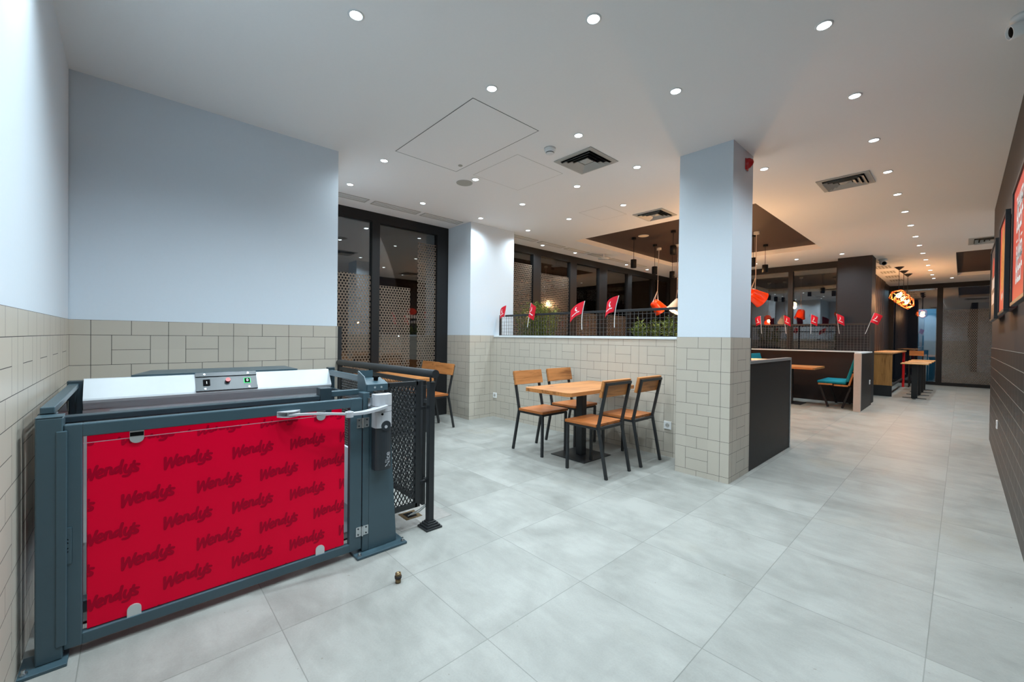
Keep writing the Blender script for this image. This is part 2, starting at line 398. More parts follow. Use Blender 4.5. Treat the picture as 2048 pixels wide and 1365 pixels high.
# ceiling slab with two rectangular openings
cb = MB(); RX0, RX1, RY0, RY1 = -4.63, -1.77, 5.74, 9.35; SX0, SX1, SY0, SY1 = -0.10, 1.6, 11.48, 15.6
ct = ZC + 0.3
def cslab(x0, x1, y0, y1):
    if x1 > x0 and y1 > y0: cb.box(x0, x1, y0, y1, ZC, ct)
cslab(-5.75, X1, -0.45, RY0)
cslab(-5.75, RX0, RY0, RY1); cslab(RX1, X1, RY0, RY1)
cslab(-5.75, X1, RY1, SY0); cslab(-5.75, SX0, SY0, SY1); cslab(SX1, X1, SY0, SY1); cslab(-5.75, X1, SY1, 17.4)
ceil = struct('ceiling', cb, m_ceil)
link('recess_panel', B(RX0-0.02, RX1+0.02, RY0-0.02, RY1+0.02, ZC+0.085, ZC+0.12), m_recess, ceil)
link('recess_panel', B(SX0-0.02, SX1+0.02, SY0-0.02, SY1+0.02, ZC+0.085, ZC+0.12), m_recess, ceil)

def wall(name, x0, x1, y0, y1, ztile, mt, mp=m_white, z1=ZC, eps=0.004):
    """lower tiled part stands 4 mm proud of the paint above"""
    b = B(x0, x1, y0, y1, 0, ztile); b.box(x0+eps, x1-eps, y0+eps, y1-eps, ztile, z1, mi=1)
    mats = [mt, mp]
    return b, mats
b, ms = wall('l', -3.95, 0.40, -0.45, -0.30, 1.322, m_tile_left); struct('wall_left', b, ms)
b = B(-5.75, -3.95, -0.45, 1.42, 0, 1.322); b.box(-5.75, -3.955, -0.45, 1.415, 1.322, ZC, mi=1); struct('wall_back', b, [m_tile_back, m_white])
struct('trim_1', B(-4.02, -3.945, 1.42, 1.455, 0, 1.322), m_black)     # black upright closing the tiled wall
def two_axis(name, x0, x1, y0, y1, zt, mx, my, mp=m_white, z1=ZC):
    b = MB(); e = 0.004
    b.box(x0, x1, y0, y1, 0, zt); b.box(x0+e, x1-e, y0+e, y1-e, zt, z1, mi=2)
    for i in range(6):   # faces of first box: y-facing use mx (slot 0), x-facing use my (slot 1)
        f = b.f[i]; P = [b.v[k] for k in f]; nrm = (P[1]-P[0]).cross(P[2]-P[0])
        if abs(nrm.x) > abs(nrm.y): b.mi[i] = 1
    return struct(name, b, [mx, my, mp])
two_axis('wall_pilaster', -5.75, -4.95, 3.70, 4.58, 1.261, m_tile_pily, m_tile_pilx)
two_axis('wall_pillar', -1.813, -1.337, 3.77, 4.267, 1.261, m_tile_colx, m_tile_coly)
struct('wall_half', B(-4.95, -1.813, 4.17, 4.32, 0, 1.235), m_tile_half)
struct('trim_2', B(-4.946, -1.817, 4.160, 4.33, 1.235, 1.264, bev=0.004), m_whitetrim)
b = B(0.257, 0.45, -0.45, 8.14, 0, 1.18); b.box(0.262, 0.45, -0.45, 8.14, 1.18, ZC, mi=1); struct('wall_right', b, [m_blackbrick, m_darkpaint])
struct('wall_kitchen', B(X1, X1+0.15, 8.14, 17.4, 0, ZC), m_white)
struct('wall_kitchen_end', B(0.45, X1+0.15, 7.99, 8.14, 0, ZC), m_white)
struct('wall_dark_column', B(-1.757, -1.215, 10.74, 11.24, 0, ZC-0.001), plain('charcoal_paint', (43, 43, 46), 0.6, spec=0.2))
struct('wall_far_dining', B(-5.75, -4.25, 11.09, 11.24, 0, ZC-0.001), m_darkpaint)
# fluted dark wall of the bar passage
b = B(-1.66, -1.52, 11.24, 17.2, 0, ZC-0.001)
y = 11.3
while y < 15.6:
    b.box(-1.52, -1.49, y, y+0.35, 0, ZC-0.001, bev=0.012); y += 0.42
struct('wall_bar', b, m_curtain)

# ---------------- glazing
def window(name, axis, c, a0, a1, mull, films, z1=2.89, t=0.07):
    """axis 1: wall at x=c running along y;  axis 0: wall at y=c running along x"""
    def bx(mb, p0, p1, q0, q1, za, zb, **k):
        if axis == 1: mb.box(q0, q1, p0, p1, za, zb, **k)
        else: mb.box(p0, p1, q0, q1, za, zb, **k)
    f = MB(); q0, q1 = (c-t, c+0.02) if axis == 1 else (c-0.02, c+t)
    bx(f, a0, a1, q0, q1, 0.0, 0.09); bx(f, a0, a1, q0, q1, z1-0.07, ZC-0.001)
    for (m0, m1) in mull: bx(f, m0, m1, q0 - 0.0, q1, 0.09, z1-0.07)
    w_ = struct(name, f, m_frame)
    g = MB(); gq = (c-0.035, c-0.025) if axis == 1 else (c+0.025, c+0.035)
    bx(g, a0+0.01, a1-0.01, gq[0], gq[1], 0.08, z1-0.05)
    link('pane', g, m_glass, w_)
    for (p0, p1, zt) in films:
        h = MB(); q = c-0.0235 if axis == 1 else c+0.0235
        if axis == 1: h.face([(q, p0, 0.09), (q, p1, 0.09), (q, p1, zt), (q, p0, zt)])
        else: h.face([(p0, q, 0.09), (p1, q, 0.09), (p1, q, zt), (p0, q, zt)])
        link('dotted_film', h, m_film_y if axis == 1 else m_film_x, w_)
    return w_
window('window_1', 1, -5.56, 1.42, 3.70, [(1.42, 1.50), (2.45, 2.56), (3.50, 3.70)], [(1.5, 2.45, 2.08), (2.56, 3.06, 1.95), (3.18, 3.50, 2.66)])
window('window_2', 1, -5.56, 4.58, 11.09, [(4.58, 4.66), (5.63, 5.84), (6.73, 6.94), (7.75, 8.05), (8.92, 9.10), (10.1, 10.25), (11.0, 11.09)],
       [(4.66, 5.63, 2.62), (5.84, 6.73, 2.5), (6.94, 7.75, 1.78), (8.05, 8.92, 1.78)])
window('window_3', 0, 11.09, -4.25, -1.757, [(-4.25, -4.18), (-2.71, -2.62), (-1.83, -1.757)], [])
window('window_4', 0, 17.2, -1.52, X1, [(-1.52, -1.42), (-0.50, -0.38), (X1-0.1, X1)], [(-0.38, X1-0.1, 2.18)])

# ---------------- the night outside
gr = link('ground', B(-120, -5.75, -60, 90, -0.3, -0.14), m_asphalt); gr['kind'] = 'structure'
def lamp_out(x, y, z, r, m, label):
    o = thing('street_lamp', label, 'street lamp', (x, y, -0.14))
    link('pole', MB().cyl((x, y, -0.14), (x, y, z), 0.05, 8), m_black, o)
    link('lamp_head', MB().lathe([(0.0, -r), (r*0.7, -r*0.7), (r, 0), (r*0.7, r*0.7), (0.0, r)], Matrix.Translation((x, y, z)), 10), m, o)
# seen through the tall window beside the railing
lamp_out(-22, 9.0, 1.9, 0.06, m_streetwarm, 'warm orange street lamp glowing outside the left pane of the tall window')
lamp_out(-34, 17.5, 1.2, 0.07, m_street, 'white street lamp low outside the tall window, just above the railing')
lamp_out(-36, 21.6, 1.4, 0.09, m_street, 'white street lamp outside at the right edge of the tall window')
b = MB().cyl((-7.6, 4.28, -0.14), (-7.6, 4.28, 3.4), 0.08, 24)
tag(link('outdoor_pillar', b, m_white), 'pale round pillar standing outside behind the tall window', 'pillar')
b = MB().cyl((-7.6, 11.9, -0.14), (-7.6, 11.9, 3.4), 0.15, 24)
tag(link('outdoor_pillar', b, m_white), 'pale round pillar outside behind the long window wall of the dining area', 'pillar')

# made-up uplight, added to brighten the near outdoor pillar
t = bpy.data.objects.new('fill_uplight', None); COL.objects.link(t); t.location = (-7.15, 4.0, -0.14); t['label'] = 'small added uplight, unseen at the foot of the pale outdoor pillar'; t['category'] = 'added light'; t['_o'] = (-7.15, 4.0, -0.14)
link('housing', MB().cyl((-7.15, 4.0, -0.14), (-7.15, 4.0, -0.02), 0.05, 16), m_black, t)
ld = bpy.data.lights.new('fill_uplight_beam', 'SPOT'); ld.energy = 160; ld.color = (0.8, 0.95, 1.0); ld.spot_size = 1.1; ld.spot_blend = 0.8; ld.shadow_soft_size = 0.03
lo = bpy.data.objects.new('fill_uplight_beam', ld); COL.objects.link(lo); lo.parent = t; lo.location = (0, 0, 0.14)
lo.rotation_euler = Vector((-0.45, 0.28, 0.75)).to_track_quat('-Z', 'Y').to_euler()
# added blue wall standing in for blue light in the far glass
wb = B(-0.97, -0.57, 19.0, 19.1, -0.12, 2.32); o_ = tag(link('blue_glow_wall', wb, plain('blue_light_tint', (70, 170, 214), 0.6)), 'added blue wall standing in for blue light in the far glazing', 'wall')
ld = bpy.data.lights.new('fill_panel_glow', 'AREA'); ld.energy = 16; ld.color = (0.55, 0.85, 1.0); ld.size = 0.5
t = bpy.data.objects.new('fill_panel_light', None); COL.objects.link(t); t.location = (-0.9, 18.3, 2.9); t['label'] = 'added square light panel above the stand-in blue wall beyond the far glazing'; t['category'] = 'ceiling light'; t['_o'] = (-0.9, 18.3, 2.9)  # made-up panel, added only to light the blue wall
link('housing', B(-1.2, -0.6, 18.0, 18.6, 2.9, 2.95), m_whiteplastic, t)
lo = bpy.data.objects.new('fill_panel_glow', ld); COL.objects.link(lo); lo.parent = t; lo.location = (0, 0, -0.01)
# ================================================================== LIGHTS
ORD = ['first', 'second', 'third', 'fourth', 'fifth', 'sixth', 'seventh', 'eighth', 'ninth', 'tenth', 'eleventh', 'twelfth', 'thirteenth', 'fourteenth', 'fifteenth', 'sixteenth', 'seventeenth']
def make_downlight():
    t = thing('downlight', 'x', 'ceiling light', (0, 0, 0), 'recessed round downlights in the ceiling')
    link('trim_ring', MB().lathe([(0.042, 0.0), (0.042, -0.0025), (0.034, -0.005), (0.031, -0.002), (0.031, 0.0)], Matrix.Identity(4), 24), m_whiteplastic, t)
    link('lens', MB().cyl((0, 0, -0.0035), (0, 0, -0.0015), 0.030, 20), m_lampon, t)
    return t
DL = make_downlight(); used = [False]
def downlight(x, y, label, wt=1.0, col=COOL, on=True):
    if not used[0]:
        t = DL; t.location = (x, y, ZC); t['_o'] = (x, y, ZC); used[0] = True
    else: t = dup(DL, (x, y, ZC))
    t['label'] = label
    if on:
        ld = bpy.data.lights.new('downlight_beam', 'SPOT'); ld.energy = SPOT_W*wt; ld.color = col; ld.spot_size = math.radians(150); ld.spot_blend = 0.85; ld.shadow_soft_size = 0.035
        lo = bpy.data.objects.new('downlight_beam', ld); COL.objects.link(lo); lo.parent = t; lo.location = (0, 0, -0.012)
rows = {
 'aisle row by the posters': (-0.53, [0.875, 1.815, 2.755, 3.70, 4.63, 5.59, 6.52, 7.46, 8.39, 9.33, 10.22, 11.17, 12.09, 13.0, 13.93, 14.88, 15.75]),
 'row in line with the pillar': (-1.36, [-0.06, 0.875, 1.815, 2.755, 4.64]),
 'row passing the smoke detector': (-2.215, [-0.06, 0.878, 1.82, 2.77, 3.70]),
 'short row above the cafe table': (-2.96, [3.69, 4.63]),
 'row beside the round speaker': (-3.845, [1.812, 2.746, 3.69, 4.62]),
 'row by the tall window': (-4.72, [1.82, 2.755, 3.70, 4.66]),
 'row by the dining windows': (-5.28, [5.60, 6.55, 7.49, 8.43, 9.36]),
}
for rn, (x, ys) in rows.items():
    for i, y in enumerate(ys):
        wt = 1.0 if y < 5 else (0.8 if y < 9 else 0.6)
        if x < -5: wt = 0.35
        if x == -2.215: wt = 0.9 if y < 0 else (3.0 if y < 1 else 1.0)
        if x == -1.36 and y > 2: wt = 0.3
        if y > 5 and x > -1: wt = 0.6
        if x == -1.36 and y < 0: wt = 0.8
        if x < -3 and 3 < y < 5: wt = 0.3 if x < -4 else 0.6
        if x == -2.215 and y > 2: wt = 0.8
        if x == -0.53 and 1 < y < 4: wt = 0.75
        downlight(-3.602 if (x == -3.845 and i == 1) else x, y, 'round recessed downlight, %s from the camera in the %s' % (ORD[i], rn), wt)
downlight(-1.61, 10.22, 'small round recessed downlight in front of the black square column', 0.6)
downlight(-2.376, 10.28, 'small round recessed downlight above the right half of the far dining window', 0.6)
downlight(-3.15, 10.27, 'small round recessed downlight just right of the white pillar above the far dining window', 0.6)
downlight(-0.20, 15.93, 'small round recessed downlight beside the dark ceiling recess near the far glass wall', 0.5)
downlight(1.2, 10.0, 'round recessed downlight hidden behind the end of the dark poster wall', 1.0)

def point(x, y, z, W_, col, r=0.05, parent=None, name='bulb_glow'):
    ld = bpy.data.lights.new(name, 'POINT'); ld.energy = W_; ld.color = col; ld.shadow_soft_size = r
    lo = bpy.data.objects.new(name, ld); COL.objects.link(lo)
    if parent is not None: lo.parent = parent; lo.location = Vector((x, y, z)) - Vector(parent['_o'])
    else: lo.location = (x, y, z)

# black cylinder pendants in the recess
ZR = ZC + 0.085
def cyl_pendant(x, y, zb, label):
    t = thing('cylinder_pendant', label, 'pendant lamp', (x, y, zb), 'black cylinder pendants in the dark ceiling recess')
    link('ceiling_cap', MB().cyl((x, y, ZR-0.035), (x, y, ZR), 0.04, 20), m_pendant, t)
    link('cord', MB().cyl((x, y, zb+0.14), (x, y, ZR-0.035), 0.004, 6), m_pendant, t)
    s = link('lamp_shade', MB().lathe([(0.0, 0.145), (0.048, 0.145), (0.05, 0.14), (0.05, 0.0), (0.044, 0.0), (0.044, 0.03), (0.0, 0.03)], Matrix.Translation((x, y, zb)), 24), m_pendant, t)
    link('lens', MB().cyl((x, y, zb+0.026), (x, y, zb+0.029), 0.03, 16), m_potlit, s)
    ld = bpy.data.lights.new('pendant_beam', 'SPOT'); ld.energy = 26; ld.color = (1, 0.82, 0.62); ld.spot_size = math.radians(95); ld.spot_blend = 0.6; ld.shadow_soft_size = 0.03
    lo = bpy.data.objects.new('pendant_beam', ld); COL.objects.link(lo); lo.parent = t; lo.location = (0, 0, 0.0)
cyl_pendant(-3.967, 6.562, 2.50, 'black cylinder pendant hanging leftmost in the dark recess above the half wall')
cyl_pendant(-3.977, 7.324, 2.47, 'black cylinder pendant just left of the pale lamp cord with the orange bucket')
cyl_pendant(-3.254, 6.591, 2.64, 'black cylinder pendant closest to the left edge of the white pillar, hung high')
cyl_pendant(-3.972, 8.016, 2.46, 'black cylinder pendant lower and farther, beside the left edge of the white pillar')
cyl_pendant(-2.518, 8.744, 2.51, 'black cylinder pendant hanging free to the right of the white pillar')
cyl_pendant(-2.436, 7.817, 2.50, 'black cylinder pendant half hidden by the right edge of the white pillar')

def bucket(x, y, z, m, tilt, az, label, cap=None):
    cx, cy = cap or (x, y)
    t = thing('bucket_pendant', label, 'pendant lamp', (x, y, z), 'bucket shaped pendants over the dining area')
    link('ceiling_cap', MB().cyl((cx, cy, ZR-0.04), (cx, cy, ZR), 0.045, 20), m_potwhite, t)
    Mx = Matrix.Translation((x, y, z)) @ Matrix.Rotation(az, 4, 'Z') @ Matrix.Rotation(tilt, 4, 'Y') @ Matrix.Scale(0.80, 4)
    prof = [(0.0, 0.155), (0.07, 0.152), (0.105, 0.135), (0.118, 0.10), (0.135, 0.0), (0.165, -0.155), (0.172, -0.16), (0.165, -0.162), (0.155, -0.15), (0.126, 0.0), (0.108, 0.10), (0.06, 0.14), (0, 0.145)]
    link('bucket_shade', MB().lathe(prof, Mx, 32), m, t)
    bl = link('bulb', MB().lathe([(0, -0.05), (0.03, -0.04), (0.045, 0), (0.03, 0.05), (0, 0.07)], Mx, 14), m_bulb, t)
    top = Vector((x, y, z+0.31)); r = MB()
    for an in (0.0, 2.2, 4.1):
        r.tube([top, Mx @ Vector((0.112*math.cos(an), 0.112*math.sin(an), 0.11))], 0.005, 6)
    r.cyl(top, (cx, cy, ZR-0.04), 0.006, 6)
    link('hanging_cord', r, m_rope, t)
    q = Mx @ Vector((0, 0, -0.10)); point(q.x, q.y, q.z, 18, WARM, 0.04, t)
bucket(-4.09, 7.66, 1.89, m_orange, 0.75, -2.2, 'orange bucket pendant on a long pale cord above the half wall railing', (-4.073, 7.659))
bucket(-3.67, 7.62, 1.88, m_potwhite, 0.6, 0.8, 'cream white bucket pendant half hidden by the left side of the white pillar')
bucket(-2.33, 7.62, 1.97, m_orange, 1.05, 3.97, 'tilted orange bucket pendant showing past the right side of the white pillar')
bucket(-3.1, 8.3, 2.0, m_orange, 0.5, 1.0, 'orange bucket pendant added unseen behind the white pillar for warm light')  # extra bucket added out of sight for more warm glow

def globe(x, y, z, W_, label):  # unseen globes, added to warm the ceiling round the recess
    t = thing('fill_globe', label, 'pendant lamp', (x, y, z), 'added fill globes unseen behind the pillar')
    link('ceiling_cap', MB().cyl((x, y, ZR-0.03), (x, y, ZR), 0.04, 20), m_black, t)
    link('cord', MB().cyl((x, y, z+0.11), (x, y, ZR-0.03), 0.004, 6), m_black, t)
    link('lamp_holder', MB().cyl((x, y, z+0.055), (x, y, z+0.11), 0.018, 16), m_copper, t)
    link('globe', MB().lathe([(0, -0.06), (0.035, -0.05), (0.056, -0.02), (0.06, 0.0), (0.05, 0.03), (0.02, 0.055), (0, 0.055)], Matrix.Translation((x, y, z)), 20), m_bulb, t)
    point(x, y, z-0.075, W_, WARM, 0.05, t)
globe(-2.45, 6.25, 2.25, 74, 'added warm fill globe, unseen behind the white pillar, nearer one')
globe(-3.15, 8.75, 2.25, 74, 'added warm fill globe, unseen behind the white pillar, farther one')

# warm cage pendants over the bar
def cage(x, y, zc_, label):
    t = thing('cage_pendant', label, 'pendant lamp', (x, y, zc_), 'copper wire cage pendants over the bar counter')
    link('ceiling_cap', MB().lathe([(0, 0), (0.085, 0), (0.01, -0.07), (0, -0.07)], Matrix.Translation((x, y, ZC)), 20), m_black, t)
    link('cord', MB().cyl((x, y, zc_+0.12), (x, y, ZC-0.06), 0.005, 6), m_black, t)
    Mx = Matrix.Translation((x, y, zc_)) @ Matrix.Rotation(0.6, 4, 'Y')
    top = [Mx @ Vector((0.05*math.cos(PI/3*k), 0.05*math.sin(PI/3*k), 0.13)) for k in range(6)]
    mid = [Mx @ Vector((0.17*math.cos(PI/3*k+0.5), 0.17*math.sin(PI/3*k+0.5), 0.0)) for k in range(6)]
    low = [Mx @ Vector((0.11*math.cos(PI/3*k), 0.11*math.sin(PI/3*k), -0.14)) for k in range(6)]
    wv = MB()
    for k in range(6):
        n_ = (k+1) % 6
        for p, q in ((top[k], top[n_]), (mid[k], mid[n_]), (low[k], low[n_]), (top[k], mid[k]), (top[n_], mid[k]), (mid[k], low[k]), (mid[k], low[n_])):
            wv.cyl(p, q, 0.0065, 6)
    link('wire_cage', wv, m_copper, t)
    link('bulb', MB().lathe([(0, -0.055), (0.04, -0.03), (0.048, 0), (0.03, 0.05), (0.015, 0.08), (0.0, 0.08)], Mx, 14), m_bulb, t)
    point(x, y, zc_-0.07, 30, WARM, 0.05, t)
cage(-0.99, 12.9, 2.30, 'nearest of the three glowing copper cage pendants over the bar counter')
cage(-0.965, 13.65, 2.27, 'middle one of the three glowing copper cage pendants over the bar counter')
cage(-0.94, 14.35, 2.24, 'farthest of the three glowing copper cage pendants over the bar counter')

# ================================================================== CEILING FITTINGS
def diffuser(x0, x1, y0, y1, label):
    cx, cy = (x0+x1)/2, (y0+y1)/2; t = thing('ceiling_diffuser', label, 'air vent', (cx, cy, ZC), 'square four way ceiling diffusers')
    H = (x1-x0)/2
    def ring(mb, a, za, b_, zb):
        A = [(cx+sx*a, cy+sy*a, za) for sx, sy in ((-1, -1), (1, -1), (1, 1), (-1, 1))]; Bq = [(cx+sx*b_, cy+sy*b_, zb) for sx, sy in ((-1, -1), (1, -1), (1, 1), (-1, 1))]
        for i in range(4): mb.face([A[i], A[(i+1) % 4], Bq[(i+1) % 4], Bq[i]])
    f = MB(); ring(f, H, ZC, H, ZC-0.008); ring(f, H, ZC-0.008, H*0.80, ZC-0.008); ring(f, H*0.80, ZC-0.008, H*0.86, ZC-0.001)
    link('frame', f, m_grille, t)
    link('backing', B(cx-H*0.86, cx+H*0.86, cy-H*0.86, cy+H*0.86, ZC-0.0012, ZC-0.0004), m_darkhole, t)
    for k, a in enumerate((0.78, 0.60, 0.42)):
        l_ = MB(); ring(l_, H*a, ZC-0.026, H*(a-0.13), ZC-0.003); ring(l_, H*(a-0.012), ZC-0.026, H*(a-0.142), ZC-0.003)
        link('louver', l_, m_grille, t)
    c = MB(); ring(c, H*0.24, ZC-0.004, 0.001, ZC-0.026); link('core_cone', c, m_grille, t)
diffuser(-2.702, -2.264, 3.00, 3.452, 'square ceiling diffuser beside the smoke detector, nearest to the camera')
diffuser(-3.10, -2.67, 5.09, 5.50, 'square ceiling diffuser just before the dark brown recess, left of the white pillar')
diffuser(-1.09, -0.65, 5.40, 5.85, 'square ceiling diffuser right of the white pillar by the aisle downlights')
diffuser(-0.2+0.25, 0.69, 10.2, 10.64, 'square ceiling diffuser behind the posters near the far right recess')

def slot(x0, x1, y0, y1, label, n=3, grp='rectangular slot grilles along the window wall'):
    t = thing('slot_grille', label, 'air vent', ((x0+x1)/2, (y0+y1)/2, ZC), grp)
    f = MB(); e = 0.014
    f.box(x0, x1, y0, y0+e, ZC-0.006, ZC-0.0005).box(x0, x1, y1-e, y1, ZC-0.006, ZC-0.0005).box(x0, x0+e, y0+e, y1-e, ZC-0.006, ZC-0.0005).box(x1-e, x1, y0+e, y1-e, ZC-0.006, ZC-0.0005)
    link('frame', f, m_grille, t); link('backing', B(x0+e, x1-e, y0+e, y1-e, ZC-0.0015, ZC-0.0005), m_grille if n == 2 else m_speaker, t)
    s_ = MB()
    for k in range(n):
        xx = x0+e+(x1-x0-2*e)*(k+0.5)/n; s_.box(xx-0.008, xx+0.008, y0+e, y1-e, ZC-0.006, ZC-0.002)
    link('slat', s_, m_whiteplastic, t)
sl = ['nearest the camera', 'in the middle', 'next to the white pilaster']
for i, (y0, y1) in enumerate([(1.50, 2.20), (2.27, 2.93), (2.99, 3.64)]):
    slot(-5.22, -5.06, y0, y1, 'long grey slot grille above the tall window, %s' % sl[i])
for i in range(6):
    y0 = 4.62 + i*0.74
    slot(-5.20, -5.06, y0, y0+0.64, 'pale slot grille above the long dining window, %s from the pilaster' % ORD[i])
for i in range(5):
    y0 = 11.5 + i*0.98
    slot(-1.38, -1.12, y0, y0+0.42, 'small grey ceiling grille over the bar passage, %s behind the security camera' % ORD[i], 4, 'grilles over the bar passage')

def hatch(x0, x1, y0, y1, label, lock=True, bold=True):
    t = thing('ceiling_hatch', label, 'access hatch', ((x0+x1)/2, (y0+y1)/2, ZC))
    g = 0.006 if bold else 0.003
    fr = MB()
    fr.box(x0, x1, y0, y0+g, ZC-0.0012, ZC-0.0004).box(x0, x1, y1-g, y1, ZC-0.0012, ZC-0.0004).box(x0, x0+g, y0+g, y1-g, ZC-0.0012, ZC-0.0004).box(x1-g, x1, y0+g, y1-g, ZC-0.0012, ZC-0.0004)
    link('gap_line', fr, plain('hatch_gap', (90, 94, 96) if bold else (165, 163, 160), 0.8), t)
    link('hatch_panel', B(x0+g, x1-g, y0+g, y1-g, ZC-0.0012, ZC-0.0004), m_ceil, t)
    if lock: link('lock', MB().cyl((x0+0.16, y0+0.62, ZC-0.006), (x0+0.16, y0+0.62, ZC-0.001), 0.022, 20), m_speaker, t)
hatch(-3.575, -2.392, 1.792, 2.475, 'large flush rectangular access hatch in the white ceiling with a round lock')
hatch(-3.52, -2.835, 2.65, 3.30, 'faint square hatch outline between the round speaker and the nearest square diffuser', False, False)
hatch(-3.56, -3.14, 4.49, 5.0, 'thin long hatch outline on the ceiling before the dark brown recess', False, False)

def disc(x, y, z, r, label, m, sub):
    t = thing('ceiling_speaker', label, 'speaker', (x, y, z)); link('rim', MB().lathe([(r, 0), (r, -0.004), (r*0.93, -0.007), (r*0.92, -0.003)], Matrix.Translation((x, y, z)), 32), m_grille, t)
    link('grille_cloth', MB().cyl((x, y, z-0.005), (x, y, z-0.001), r*0.92, 32), m, t)
disc(-3.769, 2.721, ZC, 0.09, 'round grey ceiling speaker near the hatch', m_speaker, 0)
disc(-3.78, 6.56, ZR, 0.09, 'round cream speaker set in the dark brown recess', plain('cream_cloth', (226, 205, 176), 0.7), 0)
t = thing('smoke_detector', 'white domed smoke detector on the ceiling beside the square diffuser', 'smoke detector', (-2.544, 2.778, ZC))
Mt = Matrix.Translation((-2.544, 2.778, ZC))
link('base', MB().lathe([(0, 0), (0.052, 0), (0.052, -0.018), (0.048, -0.022), (0, -0.022)], Mt, 28), m_whiteplastic, t)
link('sensor_dome', MB().lathe([(0.046, -0.022), (0.044, -0.034), (0.036, -0.038), (0.036, -0.044), (0.03, -0.05), (0, -0.052)], Mt, 28), m_whiteplastic, t)
link('sensor_slots', MB().lathe([(0.0365, -0.038), (0.0375, -0.041), (0.0365, -0.044)], Mt, 28), m_darkhole, t)
# far detector near dining window
t = thing('smoke_detector', 'flat white detector hanging under the ceiling by the long dining window', 'smoke detector', (-4.95, 7.05, ZC))
Mt = Matrix.Translation((-4.95, 7.05, ZC))
link('stem', MB().cyl((-4.95, 7.05, ZC-0.08), (-4.95, 7.05, ZC), 0.01, 8), m_whiteplastic, t)
link('disc_body', MB().lathe([(0, -0.07), (0.03, -0.075), (0.11, -0.09), (0.11, -0.10), (0.0, -0.105)], Mt, 24), m_whiteplastic, t)

def cctv(x, y, az, label, s=1.0):
    t = thing('security_camera', label, 'security camera', (x, y, ZC)); Mt = Matrix.Translation((x, y, ZC)) @ Matrix.Rotation(az, 4, 'Z') @ Matrix.Scale(s, 4)
    link('mount', MB().lathe([(0, 0), (0.055, 0), (0.055, -0.02), (0.03, -0.035), (0, -0.035)], Mt, 24), m_whiteplastic, t)
    Mb = Mt @ Matrix.Translation((0, 0, -0.06)) @ Matrix.Rotation(PI/2+0.25, 4, 'Y')
    link('body', MB().lathe([(0, -0.05), (0.03, -0.05), (0.036, -0.045), (0.036, 0.06), (0.030, 0.06), (0.030, 0.05), (0, 0.05)], Mb, 24), m_whiteplastic, t)
    link('lens', MB().lathe([(0.028, 0.051), (0.02, 0.054), (0, 0.058)], Mb, 20), m_darkhole, t)
cctv(0.20, 3.42, PI+0.35, 'white security camera on the ceiling at the top right corner of the photo')
cctv(-1.13, 11.45, -1.2, 'small grey security camera at the top corner of the black square column', 1.3)

# red sounder on the pillar
t = thing('fire_sounder', 'red fire alarm sounder on the side face of the white pillar near the ceiling', 'fire alarm', (-1.337, 4.084, 2.72))
b = MB(); prof = [(0.0, 0.048), (0.032, 0.048), (0.052, 0.03), (0.058, 0.01), (0.05, -0.012), (0.03, -0.034), (0.0, -0.048)]
def snd(r): return r
for i in range(len(prof)-1):
    for j in range(12):
        a0, a1 = -PI/2 + PI*j/12, -PI/2 + PI*(j+1)/12
        def q(p, a): return (-1.341+0.003 + p[0]*math.cos(a), 4.084 + p[0]*0.62*math.sin(a), 2.825+p[1])
        b.raw([q(prof[i], a0), q(prof[i], a1), q(prof[i+1], a1), q(prof[i+1], a0)], [(0, 1, 2, 3)], 0, True)
link('sounder_body', b, m_siren, t)
link('base_plate', B(-1.3405, -1.333, 4.050, 4.118, 2.775, 2.875, bev=0.003), m_siren, t)

# ================================================================== LIFT AREA
GX = -2.276
# ---- closing post at the left
t = thing('gate_post', 'slate steel post left of the red gate, bolted to the floor by the tiled wall', 'post', (-2.32, -0.22, 0))
link('post_tube', B(-2.345, -2.266, -0.257, -0.187, 0.012, 0.92, bev=0.005), m_steel, t)
link('post_cap', B(-2.345, -2.266, -0.257, -0.187, 0.9205, 0.924, bev=0.001), m_steel, t)
link('base_plate', B(-2.36, -2.225, -0.295, -0.172, 0.0, 0.012, bev=0.002), m_steel, t)
link('strike_strip', B(-2.272, -2.262, -0.205, -0.176, 0.06, 0.868, bev=0.003), m_steel, t)
for y_ in (-0.28,):
    b = MB().cyl((-2.245, y_, 0.012), (-2.245, y_, 0.020), 0.011, 6); b.cyl((-2.245, y_, 0.020), (-2.245, y_, 0.032), 0.006, 10); link('anchor_bolt', b, m_chrome, t)

